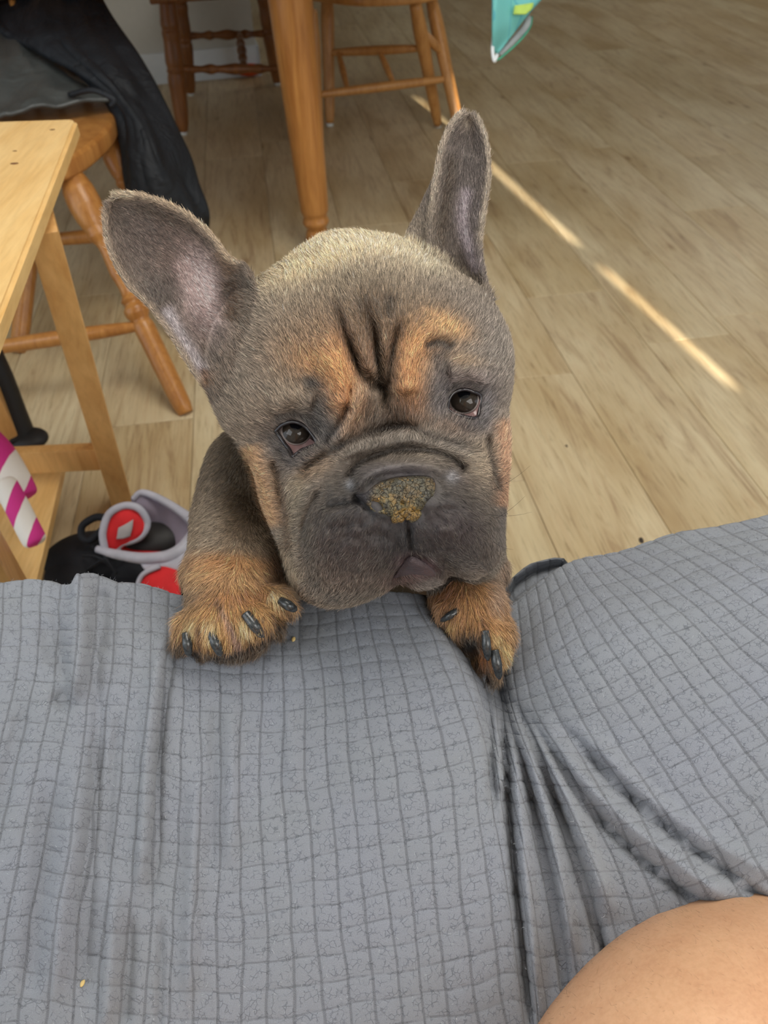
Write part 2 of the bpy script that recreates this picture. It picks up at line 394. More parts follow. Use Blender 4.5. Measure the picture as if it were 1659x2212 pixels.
G = net([[(1015, -290, 1.56), (1070, -295, 1.56), (1180, -300, 1.56), (1290, -300, 1.56)],
         [(1050, -150, 1.62), (1068, -150, 1.60), (1175, -150, 1.64), (1275, -130, 1.62)],
         [(1063, -20, 1.66), (1068, -20, 1.62), (1120, -22, 1.66), (1188, -22, 1.66)],
         [(1064, 60, 1.69), (1066, 60, 1.66), (1100, 50, 1.68), (1141, 32, 1.69)],
         [(1063, 112, 1.72), (1065, 113, 1.71), (1070, 115, 1.72), (1076, 116, 1.72)]], 40, 20)
V, Fc = thick(G, .0016); obj('cloth_drop', V, Fc, M_TEAL, TC)
G = net([[(1112, 12, 1.655), (1128, 10, 1.655), (1152, 6, 1.655)], [(1110, 22, 1.658), (1126, 20, 1.658), (1150, 18, 1.658)], [(1109, 31, 1.66), (1122, 31, 1.66), (1136, 31, 1.66)]], 8, 8)
V, Fc = thick(G, .003); obj('lime_square', V, Fc, M_LIME, TC)
G = net([[(1139, 30, 1.70), (1143, 33, 1.70), (1148, 38, 1.70)], [(1128, 55, 1.71), (1134, 60, 1.71), (1143, 58, 1.71)], [(1100, 88, 1.72), (1106, 93, 1.72), (1120, 86, 1.72)], [(1074, 112, 1.725), (1077, 118, 1.725), (1083, 120, 1.725)]], 24, 6)
V, Fc = thick(G, .003); obj('folded_lining', V, Fc, M_GREYB, TC)
P = at(np.array([1149, 1144, 1121, 1084, 1072.]), np.array([36, 60, 90, 123, 130.]), np.full(5, 1.715)); V, Fc = tube(cr(P, 30), .0025, 6); obj('hem', V, Fc, M_HEM, TC)
P = at(np.array([1066, 1064, 1068, 1074.]), np.array([80, 110, 132, 118.]), np.full(4, 1.70)); V, Fc = tube(cr(P, 20), .004, 6); obj('hem', V, Fc, M_BASE, TC)

# ---- wooden kitchen chairs
def bars(T, pairs, name, mat, prof):
    for A_, B_ in pairs: V, Fc = lathe(A_, B_, prof, 16); obj(name, V, Fc, mat, T)
def backrest(T, c, ax, ay, mat, h=.46):
    """hoop of a kitchen chair back: c centre of the rear edge, ax half width, ay outward lean"""
    th = np.linspace(0, math.pi, 30); P = c+np.cos(th)[:, None]*ax+(np.sin(th)[:, None])*np.array([ay[0]*.2, ay[1]*.2, h]); V, Fc = tube(P, .011, 10); obj('back_hoop', V, Fc, mat, T)
    for f in (-.6, -.2, .2, .6):
        t_ = math.acos(f); e = c+f*ax+math.sin(t_)*np.array([ay[0]*.2, ay[1]*.2, h]); V, Fc = lathe(c+f*ax*.9, e, [(0, .007), (.4, .010), (1, .006)], 10); obj('spindle', V, Fc, mat, T)
# chair A: brown oak, far left of the table leg
NL, FL, FR, NR = onz(397, 291), onz(413, 206), onz(600, 183), onz(645, 250)
T = thing('dining_chair', (NL+FR)/2, 'brown wooden chair with ringed turned legs by the white wall', 'chair', 'kitchen chairs round the table')
cen = (NL+FL+FR+NR)/4; up = lambda p, z: np.array([p[0]+(cen[0]-p[0])*.12, p[1]+(cen[1]-p[1])*.12, z])
pa = sprof([(0, .019), (.06, .024), (.30, .030), (.44, .033), (.47, .030), (.49, .0335), (.51, .030), (.55, .033), (.72, .031), (.78, .0335), (.80, .031), (.83, .034), (.9, .032), (1, .029)], 80)
lg = []
for p in (NL, FL, FR, NR):
    A_ = p+np.array([0, 0, .012]); B_ = up(p, .43); V, Fc = lathe(A_, B_, pa, 20); L_ = obj('leg', V, Fc, M_OAKD, T); lg.append((A_, B_))
    V, Fc = lathe(p, p+np.array([0, 0, .013]), [(0, .014), (1, .016)], 14); obj('glide', V, Fc, M_GLIDE, L_)
ps = sprof([(0, .010), (.10, .015), (.22, .011), (.3, .018), (.34, .013), (.5, .020), (.66, .013), (.7, .018), (.78, .011), (.9, .015), (1, .010)], 60)
a1, a2 = leg_at(*lg[0], 150), leg_at(*lg[3], 148); b1, b2 = leg_at(*lg[1], 78), leg_at(*lg[2], 72)
bars(T, [(a1, a2), (b1, b2)], 'stretcher', M_OAKD, ps)
bars(T, [(a1*.42+a2*.58, b1*.36+b2*.64)], 'stretcher', M_OAKD, ps)
slabpoly('seat', np.array([up(NL, 0)+[-.05, -.05, 0], up(FL, 0)+[-.05, .05, 0], up(FR, 0)+[.05, .05, 0], up(NR, 0)+[.05, -.05, 0]]), .43, .46, M_OAKD, T)
backrest(T, (up(FL, .46)+up(FR, .46))/2, (up(FR, 0)-up(FL, 0))/2, (0, .6), M_OAKD)
# chair B: light oak behind the table leg
FR, NR, FL, NL = onz(946, 275), onz(996, 305), onz(713, 272), onz(690, 330)
T = thing('dining_chair', (NL+FR)/2, 'light oak chair with plain tapered legs and double cross bars', 'chair', 'kitchen chairs round the table')
cen = (NL+FL+FR+NR)/4; tops = [at(893, 12, 2.6), at(936, 2, 2.6), None, None]
tB = [np.array([*onz(897, 8, .43)[:2], .43]), np.array([*onz(930, -10, .43)[:2], .43]), np.array([*onz(706, -20, .43)[:2], .43]), np.array([*onz(672, 20, .43)[:2], .43])]
pb = sprof([(0, .015), (.1, .019), (.5, .022), (.8, .025), (1, .020)], 30); lg = []
for p, t_ in zip((FR, NR, FL, NL), tB):
    A_ = p+np.array([0, 0, .01]); V, Fc = lathe(A_, t_, pb, 20); L_ = obj('leg', V, Fc, M_OAKL, T); lg.append((A_, t_))
    V, Fc = lathe(p, p+np.array([0, 0, .011]), [(0, .013), (1, .015)], 14); obj('glide', V, Fc, M_GLIDE, L_)
pp = sprof([(0, .010), (.2, .014), (.5, .016), (.8, .014), (1, .010)], 20)
n1, n2 = leg_at(*lg[3], 205), leg_at(*lg[1], 170); f1, f2 = leg_at(*lg[2], 114), leg_at(*lg[0], 104)
s1, s2 = leg_at(*lg[0], 64), leg_at(*lg[1], 116)
bars(T, [(n1, n2), (f1, f2), (s1, s2)], 'stretcher', M_OAKL, pp)
lp = lambda a, b, px: a+(b-a)*np.clip((px-proj(a)[0])/(proj(b)[0]-proj(a)[0]), 0, 1)
bars(T, [(lp(f1, f2, 732), lp(n1, n2, 750)), (lp(f1, f2, 822), lp(n1, n2, 850))], 'cross_bar', M_OAKL, sprof([(0, .008), (.5, .012), (1, .008)], 16))
sp = np.array([onz(655, 2, .43), onz(800, 16, .43), onz(955, -2, .43), onz(945, -55, .43), onz(900, -80, .43), onz(720, -75, .43), onz(660, -40, .43)]); slabpoly('seat', sp, .43, .465, M_OAKL, T, .012)
backrest(T, (tB[0]+tB[2])/2+np.array([0, 0.02, .035]), (tB[0]-tB[2])/2, (0, .6), M_OAKL)
# chair C: orange-brown chair beside the pine table, coat over it
fa = onz(402, 893); ta = onz(150, 372, .41)
sp = np.array([onz(250, 222, .45), onz(243, 262, .45), onz(208, 300, .45), onz(150, 338, .45), onz(60, 360, .45), onz(-60, 350, .45), onz(-140, 290, .45), onz(-120, 215, .45), onz(0, 180, .45), onz(150, 172, .45)])
cen = sp.mean(0)
T = thing('dining_chair', (cen[0], cen[1], 0), 'orange-brown turned-leg wooden chair with the black coat over it', 'chair', 'kitchen chairs round the table')
slabpoly('seat', sp, .408, .45, M_OAK, T, .012)
pc = sprof([(0, .0155), (.03, .019), (.10, .0205), (.30, .0215), (.385, .0205), (.40, .0175), (.425, .025), (.45, .025), (.47, .0175), (.485, .022), (.50, .016), (.60, .0165), (.72, .0165), (.745, .024), (.775, .023), (.79, .026), (.86, .033), (.93, .031), (1, .021)], 100)
tbk = onz(232, 275, .41); fbk = onz(392, 735); tl2 = onz(0, 372, .41); fl2 = onz(-150, 930); tl3 = onz(92, 262, .41); fl3 = onz(40, 762)
lg = []
for a_, b_ in ((fa, ta), (fbk, tbk), (fl2, tl2), (fl3, tl3)):
    V, Fc = lathe(a_, b_, pc, 28); obj('leg', V, Fc, M_OAK, T); lg.append((a_, b_))
u1, u2 = leg_at(*lg[0], 703), leg_at(*lg[2], 765); bars(T, [(u1, u2)], 'stretcher', M_OAK, pp)
u3, u4 = leg_at(*lg[1], 500), leg_at(*lg[3], 522); bars(T, [(u3, u4)], 'stretcher', M_OAK, pp)
backrest(T, np.array([*onz(40, 195, .45)[:2], .45]), (onz(210, 190, .45)-onz(-120, 235, .45))/2*.9, (0, .3), M_OAK, .23)

# ---- pine A-frame table
zt = .62; A0 = onz(168, 256, zt); A1 = onz(-6, 700, zt); e = (A1-A0)/np.linalg.norm(A1-A0); nrm_ = np.array([e[1], -e[0], 0])
if nrm_[0] > 0: nrm_ = -nrm_
A1 = A0+e*(np.linalg.norm(A1-A0)+.05); wl_ = .42
T = thing('pine_table', (A0[0]-.2, A0[1]-.3, 0), 'pale pine side table with splayed legs at the left edge', 'table')
bk = onz(-200, 268, zt); bk = A0+(bk-A0)/np.linalg.norm(bk-A0)*wl_
P = np.array([A0, A1, A1+(bk-A0), bk]); 
def rpoly(P, r=.018):
    out = []
    for i in range(len(P)):
        a, b, c = P[i-1], P[i], P[(i+1) % len(P)]; u = (a-b)/np.linalg.norm(a-b); w = (c-b)/np.linalg.norm(c-b)
        for t_ in np.linspace(0, 1, 6): out.append((1-t_)**2*(b+u*r)+2*t_*(1-t_)*b+t_*t_*(b+w*r))
    return np.array(out)
# three glued boards side by side
dv = (bk-A0)
for i, (f0, f1) in enumerate(((0, .30), (.30, .66), (.66, 1))):
    g_ = .0004
    Q = np.array([A0+dv*(f0+g_), A1+dv*(f0+g_), A1+dv*(f1-g_), A0+dv*(f1-g_)])
    R_ = rpoly(Q, .016 if i == 0 else .002); k = len(R_)
    V = np.concatenate([np.c_[R_[:, :2], np.full(k, zt)], np.c_[R_[:, :2], np.full(k, zt-.022)]])
    Fc = [tuple(range(k)), tuple(range(2*k-1, k-1, -1))]+[(j, j+k, (j+1) % k+k, (j+1) % k) for j in range(k)]
    o = obj('top_board', V, Fc, M_PINET, T, smooth=False, base=V.mean(0)); bm = bmesh.new(); bm.from_mesh(o.data); bmesh.ops.recalc_face_normals(bm, faces=bm.faces[:])
    bmesh.ops.bevel(bm, geom=[e_ for e_ in bm.edges if abs(e_.verts[0].co.z-e_.verts[1].co.z) < 1e-5], offset=.004, segments=3, affect='EDGES'); bm.to_mesh(o.data); bm.free()
fR = onz(266, 1092); tR = onz(84, 470, zt-.03); lv = tR-fR
beam('leg', fR-lv*.0, tR, .062, .036, M_PINE, T, side=(.35, -.9, 0))
fL = onz(118, 1440); tL = fL+lv*1.0; beam('leg', fL, tL, .066, .036, M_PINE, T, side=(.35, -.9, 0))
fk = onz(62, 1010); beam('leg', fk, fk+lv*.9+np.array([-.02, 0, 0]), .05, .026, M_PINE, T, side=(.35, -.9, 0))
cA = leg_at(fR, tR, 985); cB = at(-90, 1000, proj(cA)[2]*1.0); beam('crossbar', cA, cB, .045, .022, M_PINE, T, side=(0, 0, 1))
sh = np.array([onz(140, 990, .10), onz(97, 1178, .10), onz(60, 1330, .10), onz(-220, 1330, .10), onz(-180, 1000, .10)])
R_ = rpoly(sh, .01); k = len(R_); V = np.concatenate([np.c_[R_[:, :2], np.full(k, .10)], np.c_[R_[:, :2], np.full(k, .085)]])
Fc = [tuple(range(k)), tuple(range(2*k-1, k-1, -1))]+[(j, j+k, (j+1) % k+k, (j+1) % k) for j in range(k)]; obj('shelf_board', V, Fc, M_PINET, T, smooth=False)
# dark marks on the pine top
M_MARK = plain('dark_mark', (96, 48, 30), .6)
for x_, y_, r_ in ((31, 353, .0042), (113, 280, .0030), (32, 326, .0022)):
    c0 = onz(x_, y_, zt+.0003); V, Fc = ellipsoid(c0, np.diag([r_*1.3, r_*.7, .0004]), 8); obj('stain', V, Fc, M_MARK, T)

# ---- black coat
q = NT('black_coat'); v = q.coord(); n1_ = q.noise(v, 9, 4, .6, .5)
q.set(q.ramp(n1_, [(.3, tuple(lin(18, 21, 26))), (.7, tuple(lin(31, 35, 41)))]), .62, .35); q.bump(q.noise(v, 14, 4, .55, 1.0), .6, .02); M_COAT = q.m
q = NT('coat_lining'); v = q.coord(); q.set(q.ramp(q.noise(v, 7, 3), [(.3, tuple(lin(58, 62, 62))), (.7, tuple(lin(80, 84, 84)))]), .4, .5); q.bump(q.noise(v, 9, 3, .5, 1.5), .5, .02); M_LINE = q.m
CT = thing('coat', (cen[0]+.1, cen[1]+.25, .3), 'black winter coat draped over the orange-brown chair, sleeve hanging low', 'coat')
def folded(P, M_, N_, amp, fr, seed, th, name, mat, par):
    G = net(P, M_, N_); N = gnormals(G); a = np.linspace(0, 1, M_)[:, None]; b = np.linspace(0, 1, N_)[None, :]
    ph = fbm(np.stack([(a*2+0*b).ravel(), (b*fr+0*a).ravel()], -1)+seed, 3, seed).reshape(M_, N_)
    G = G+N*(ph*amp)[..., None]; V, Fc = thick(G, th); return obj(name, V, Fc, mat, par)
folded([[(-80, -60, 1.95), (60, -60, 1.85), (140, -60, 1.80), (190, -40, 1.9)],
        [(-80, 20, 1.85), (60, 60, 1.75), (150, 70, 1.70), (250, 60, 1.8)],
        [(-20, 50, 1.80), (110, 120, 1.70), (220, 150, 1.66), (308, 160, 1.76)],
        [(110, 95, 1.75), (190, 170, 1.68), (270, 210, 1.66), (345, 240, 1.76)],
        [(215, 190, 1.75), (262, 240, 1.68), (320, 290, 1.66), (385, 330, 1.78)],
        [(266, 255, 1.76), (275, 330, 1.68), (345, 370, 1.68), (415, 400, 1.80)],
        [(275, 360, 1.80), (290, 420, 1.72), (375, 450, 1.74), (450, 462, 1.82)],
        [(285, 440, 1.84), (320, 500, 1.80), (400, 520, 1.80), (458, 500, 1.86)]], 110, 60, .03, 5, 3, .012, 'coat_body', M_COAT, CT)
folded([[(-90, 20, 1.80), (0, 30, 1.80), (60, 70, 1.80), (150, 130, 1.80)],
        [(-90, 120, 1.74), (0, 120, 1.72), (90, 150, 1.72), (200, 200, 1.76)],
        [(-90, 200, 1.66), (0, 215, 1.66), (100, 205, 1.66), (215, 212, 1.72)],
        [(-90, 262, 1.60), (0, 262, 1.60), (90, 238, 1.62), (240, 226, 1.68)]], 50, 60, .02, 4, 9, .008, 'coat_lining', M_LINE, CT)
folded([[(262, 250, 1.80), (290, 255, 1.80), (320, 270, 1.86)], [(290, 420, 1.86), (330, 430, 1.86), (360, 440, 1.92)], [(330, 600, 1.95), (360, 600, 1.93), (390, 600, 1.98)],
        [(355, 700, 2.0), (372, 700, 1.98), (392, 700, 2.02)], [(368, 745, 2.03), (380, 765, 2.02), (396, 745, 2.04)]], 60, 24, .012, 3, 5, .012, 'sleeve', M_COAT, CT)
P = [at(150, 205, 1.64), at(200, 195, 1.62), at(245, 215, 1.62), at(240, 228, 1.63)]; V, Fc = tube(cr(np.array(P), 20), .006, 8); obj('strap', V, Fc, M_COAT, CT)

# ---- black boot behind the pine table
M_BLK = plain('black_rubber', (34, 33, 34), .55, .35, (60, .3))
B = thing('boot', onz(55, 960), 'black boot standing on the floor behind the pine table', 'boot')
P = np.array([at(-30, 760, 1.36), at(-5, 820, 1.38), at(20, 890, 1.41), at(40, 945, 1.435)]); V, Fc = tube(cr(P, 24), np.interp(np.linspace(0, 1, 24), [0, 1], [.026, .031]), 16); obj('shaft', V, Fc, M_BLK, B)
V, Fc = ellipsoid(at(62, 948, 1.43), np.diag([.036, .030, .016]), 18); obj('toe', V, Fc, M_BLK, B)

# ---- small orange thing by the skirting
M_RED = plain('orange_plastic', (205, 84, 40), .5)
c0 = onz(543, 163); c0[2] += .03; V, Fc = ellipsoid(c0+np.array([0, -.03, 0]), np.array([[.062, .014, 0], [-.005, .022, 0], [0, 0, .026]]), 16); tag(obj('toy_ball', V, Fc, M_RED), 'small orange flattened toy lying against the white skirting board', 'toy')

# ---- pink and white striped rolls on the pine shelf
q = NT('pink_stripes'); v = q.coord((1, 1, 1), rot=(0, 0, 0)); uvn = q.n('ShaderNodeAttribute'); uvn.attribute_name = 'stripe'
q.set(q.ramp(q.math('FRACT', q.math('ADD', uvn.outputs['Fac'], q.math('MULTIPLY', q.noise(v, 30, 2), .08))), [(0, tuple(lin(212, 58, 146))), (.43, tuple(lin(205, 52, 138))), (.45, tuple(lin(232, 230, 226))), (1, tuple(lin(232, 230, 226)))]), .7, .3); q.bump(q.noise(v, 60, 3), .3, .003); M_STR = q.m
def striped(name, pts, rad, per, ph, label):
    P = cr(np.array([at(*p) for p in pts]), 60); n_ = 28; V, Fc = tube(P, rad, n_)
    L_ = np.r_[0, np.cumsum(np.linalg.norm(np.diff(P, axis=0), axis=1))]; th = np.arange(n_)/n_
    s_ = L_[:, None]/per+.30*np.cos(2*np.pi*th)[None]+ph; o = obj(name, V, Fc, M_STR)
    at_ = o.data.attributes.new('stripe', 'FLOAT', 'POINT'); at_.data.foreach_set('value', s_.ravel()); return tag(o, label, 'fabric roll', 'striped rolls on the pine shelf')
tp = lambda n_, r: r*np.minimum(1, np.sqrt(np.maximum(0, 1-((np.linspace(-1, 1, n_))**16))))+.002
striped('striped_roll', [(-60, 930, 1.17), (-8, 985, 1.16), (25, 1040, 1.15), (45, 1082, 1.15)], tp(60, .026), .082, .30, 'fat pink and white striped fabric roll, upper of the two')
striped('striped_roll', [(5, 1035, 1.10), (32, 1085, 1.10), (55, 1130, 1.10), (80, 1178, 1.10)], tp(60, .015), .060, .50, 'thin pink and white striped fabric roll below the fat one')

# ---- trainers on the floor
M_SG = plain('lilac_grey_leather', (172, 172, 184), .5, .35); M_SGD = plain('lilac_lining', (140, 132, 148), .75)
M_SR = plain('red_mesh', (206, 44, 48), .7, .2, (200, .4)); M_SB = plain('black_mesh', (26, 28, 34), .7, .25, (160, .5)); M_LBL = plain('grey_label', (170, 165, 165), .6)
S = thing('trainer', onz(270, 1240), 'black trainer with lilac-grey collar and red tongue lining, beside the pine leg', 'shoe', 'trainers on the floor')
def sheet(name, P, mat, par, th=.006, M_=30, N_=30):
    V, Fc = thick(net(P, M_, N_), th); return obj(name, V, Fc, mat, par)
V, Fc = ellipsoid(at(200, 1205, 1.29), np.array([[.082, .0, .004], [0, .055, 0], [-.004, 0, .036]]), 24); obj('toe_box', V, Fc, M_SB, S)
V, Fc = ellipsoid(at(330, 1232, 1.28), np.array([[.092, .01, .0], [0, .030, 0], [0, 0, .030]]), 24); obj('upper', V, Fc, M_SB, S)
V, Fc = ellipsoid(at(340, 1165, 1.30), np.array([[.055, .01, .0], [0, .042, 0], [0, 0, .030]]), 20); obj('inside', V, Fc, M_BLK, S)
sheet('heel_panel', [[(285, 1078, 1.285), (300, 1060, 1.28), (330, 1072, 1.28), (380, 1100, 1.27), (426, 1132, 1.26)],
                     [(292, 1098, 1.285), (320, 1095, 1.28), (345, 1105, 1.285), (385, 1128, 1.275), (424, 1150, 1.26)],
                     [(312, 1116, 1.29), (335, 1130, 1.295), (355, 1150, 1.295), (375, 1170, 1.285), (418, 1172, 1.255)],
                     [(330, 1140, 1.295), (345, 1160, 1.30), (358, 1178, 1.30), (372, 1186, 1.29), (400, 1195, 1.255)]], M_SGD, S)
P = np.array([(210, 1186, 1.225), (250, 1197, 1.215), (310, 1206, 1.21), (365, 1202, 1.212), (402, 1180, 1.225), (426, 1142, 1.245), (400, 1112, 1.26), (350, 1080, 1.27), (308, 1064, 1.275), (288, 1078, 1.28)])
V, Fc = tube(cr(np.array([at(*p) for p in P]), 80), np.interp(np.linspace(0, 1, 80), [0, .35, .5, .7, 1], [.006, .011, .013, .007, .005]), 14); obj('collar', V, Fc, M_SG, S)
sheet('heel_side', [[(300, 1205, 1.215), (350, 1210, 1.21), (395, 1195, 1.215), (425, 1150, 1.24)], [(310, 1225, 1.21), (360, 1230, 1.205), (405, 1218, 1.21), (432, 1165, 1.24)], [(330, 1240, 1.21), (370, 1246, 1.205), (402, 1240, 1.21), (425, 1205, 1.235)]], M_SG, S, .008)
sheet('heel_tab', [[(418, 1142, 1.235), (430, 1140, 1.24), (436, 1150, 1.25)], [(408, 1175, 1.225), (425, 1172, 1.232), (434, 1175, 1.245)], [(404, 1200, 1.22), (416, 1202, 1.228), (425, 1200, 1.24)]], M_SB, S, .008, 14, 10)
P = np.array([(226, 1185, 1.225), (222, 1150, 1.22), (236, 1110, 1.22), (270, 1092, 1.225), (302, 1100, 1.23), (318, 1130, 1.24), (302, 1160, 1.24), (262, 1175, 1.24), (252, 1188, 1.24)])
PW_ = cr(np.array([at(*p) for p in P]), 80); V, Fc = tube(PW_, .006, 12); obj('tongue_edge', V, Fc, M_SG, S)
sheet('tongue', [[(228, 1182, 1.232), (228, 1150, 1.228), (240, 1116, 1.228), (270, 1097, 1.23), (300, 1106, 1.236)], [(240, 1184, 1.235), (246, 1155, 1.228), (262, 1128, 1.226), (285, 1118, 1.23), (312, 1125, 1.24)], [(252, 1188, 1.24), (258, 1172, 1.236), (275, 1155, 1.232), (298, 1148, 1.234), (314, 1138, 1.242)], [(252, 1190, 1.245), (262, 1182, 1.243), (278, 1172, 1.24), (296, 1162, 1.24), (308, 1152, 1.245)]], M_SR, S, .009)
sheet('size_label', [[(256, 1140, 1.219), (270, 1133, 1.218), (288, 1122, 1.219)], [(254, 1152, 1.221), (268, 1148, 1.22), (286, 1140, 1.221)], [(252, 1164, 1.225), (266, 1163, 1.224), (281, 1158, 1.226)]], M_LBL, S, .002, 10, 10)
sheet('insole', [[(262, 1186, 1.27), (300, 1186, 1.28), (350, 1194, 1.27)], [(265, 1191, 1.26), (302, 1192, 1.265), (348, 1198, 1.255)], [(268, 1196, 1.25), (305, 1198, 1.25), (345, 1201, 1.24)]], M_SR, S, .005, 8, 16)
P = np.array([(228, 1118, 1.24), (205, 1118, 1.24), (178, 1136, 1.24), (178, 1160, 1.24), (196, 1166, 1.24), (226, 1140, 1.24)]); V, Fc = tube(cr(np.array([at(*p) for p in P]), 50), .0062, 8); obj('pull_loop', V, Fc, M_SB, S)
for a_, b_ in (((200, 1180), (252, 1240)), ((180, 1200), (240, 1222)), ((190, 1230), (250, 1205))):
    P = np.array([at(a_[0], a_[1], 1.238), at((a_[0]+b_[0])/2, (a_[1]+b_[1])/2-8, 1.218), at(b_[0], b_[1], 1.222)]); V, Fc = tube(cr(P, 16), .0028, 8); obj('lace', V, Fc, M_SB, S)
S2 = thing('trainer', onz(200, 1290), 'black trainer with a red lining, lying lower and half behind the grey throw', 'shoe', 'trainers on the floor')
V, Fc = ellipsoid(at(170, 1252, 1.27), np.array([[.058, -.01, .0], [0, .048, 0], [0, 0, .036]]), 22); obj('toe_box', V, Fc, M_SB, S2)
V, Fc = ellipsoid(at(300, 1285, 1.27), np.array([[.10, -.01, .0], [0, .035, 0], [0, 0, .036]]), 22); obj('upper', V, Fc, M_SB, S2)
sheet('tongue', [[(298, 1256, 1.20), (320, 1234, 1.20), (352, 1226, 1.20), (390, 1236, 1.20)], [(300, 1285, 1.19), (325, 1270, 1.185), (355, 1262, 1.185), (390, 1265, 1.19)], [(302, 1310, 1.18), (325, 1305, 1.18), (355, 1300, 1.18), (390, 1300, 1.18)]], M_SR, S2, .008)
P = np.array([(294, 1275, 1.19), (308, 1242, 1.19), (345, 1223, 1.19)]); V, Fc = tube(cr(np.array([at(*p) for p in P]), 24), .004, 10); obj('tongue_edge', V, Fc, M_SG, S2)
# ================================================================== grey fleece throw
uk = [-4, 0, 6.5, 10.6, 14, 17, 20.5, 24, 27.5, 30.5, 34, 38, 41.5, 45, 48.5, 52.5, 57, 61]
vk = [0, 4.6, 10, 15.4, 23]
cols = [
 [(-430, 1280, .54), (-450, 1430, .49), (-520, 1650, .46), (-620, 1900, .44), (-760, 2350, .42)],
 [(-260, 1270, .53), (-290, 1420, .48), (-340, 1650, .45), (-400, 1900, .43), (-470, 2330, .41)],
 [(-10, 1262, .52), (-25, 1420, .475), (-75, 1650, .447), (-135, 1900, .425), (-210, 2330, .405)],
 [(160, 1255, .515), (148, 1420, .468), (105, 1650, .442), (62, 1900, .42), (5, 2330, .40)],
 [(290, 1262, .515), (288, 1424, .468), (262, 1665, .441), (232, 1922, .42), (195, 2355, .40)],
 [(405, 1288, .515), (398, 1430, .470), (388, 1680, .442), (374, 1940, .42), (358, 2375, .40)],
 [(540, 1290, .512), (545, 1438, .470), (541, 1680, .440), (544, 1940, .418), (555, 2372, .398)],
 [(680, 1290, .508), (695, 1430, .465), (710, 1656, .437), (731, 1916, .416), (766, 2348, .396)],
 [(800, 1278, .505), (835, 1412, .462), (872, 1628, .435), (908, 1884, .415), (956, 2318, .396)],
 [(905, 1280, .508), (966, 1405, .470), (1028, 1596, .442), (1067, 1848, .420), (1126, 2285, .400)],
 [(985, 1310, .560), (1058, 1465, .520), (1082, 1610, .462), (1135, 1850, .428), (1205, 2330, .405)],
 [(1098, 1305, .530), (1110, 1475, .490), (1165, 1620, .450), (1275, 1850, .424), (1400, 2330, .402)],
 [(1165, 1262, .535), (1215, 1425, .465), (1320, 1615, .438), (1450, 1830, .418), (1640, 2260, .40)],
 [(1235, 1218, .540), (1335, 1355, .462), (1480, 1540, .436), (1640, 1750, .418), (1860, 2130, .40)],
 [(1320, 1190, .540), (1475, 1305, .465), (1640, 1465, .438), (1800, 1640, .42), (2060, 1960, .40)],
 [(1480, 1150, .540), (1635, 1245, .470), (1810, 1375, .442), (1985, 1545, .425), (2230, 1800, .405)],
 [(1690, 1110, .540), (1860, 1190, .48), (2010, 1300, .450), (2210, 1440, .43), (2420, 1640, .41)],
 [(1930, 1070, .545), (2100, 1140, .50), (2250, 1230, .47), (2430, 1350, .45), (2640, 1500, .43)]]
NU, NV = 650, 250
ug = np.linspace(uk[0], uk[-1], NU); vg = np.linspace(vk[0], vk[-1], NV)
P = np.array(cols, float); P = cr_at(ug, uk, P); P = cr_at(vg, vk, P.transpose(1, 0, 2))
PXg, PYg, Dg = P[..., 0], P[..., 1], P[..., 2]
PYg = PYg-(22*sstep(150, 166, PXg)*sstep(262, 196, PXg)-5*np.exp(-((PXg-135)/22)**2)+4*np.sin(PXg/37.)+3*np.sin(PXg/61.+1))*np.exp(-vg/1.6)[:, None]
def stroke(x, y, pts, w, t0=.12, t1=.12, n=40):
    """soft brush mark 0..1 along a path"""
    pts = cr(np.array(pts, float), n); out = np.zeros(x.shape)
    bx = (x > pts[:, 0].min()-3*w) & (x < pts[:, 0].max()+3*w) & (y > pts[:, 1].min()-3*w) & (y < pts[:, 1].max()+3*w)
    if not bx.any(): return out
    X_, Y_ = x[bx], y[bx]; best = np.full(X_.shape, 1e18); tt = np.zeros(X_.shape)
    for i in range(n-1):
        a, b = pts[i], pts[i+1]; d = b-a; L2 = d@d+1e-9
        t = np.clip(((X_-a[0])*d[0]+(Y_-a[1])*d[1])/L2, 0, 1); q2 = (X_-a[0]-t*d[0])**2+(Y_-a[1]-t*d[1])**2
        k = q2 < best; best[k] = q2[k]; tt[k] = (i+t[k])/(n-1)
    tap = (sstep(-.001, t0, tt) if t0 > 0 else 1)*(sstep(1.001, 1-t1, tt) if t1 > 0 else 1)
    out[bx] = np.exp(-best/w**2)*tap; return out
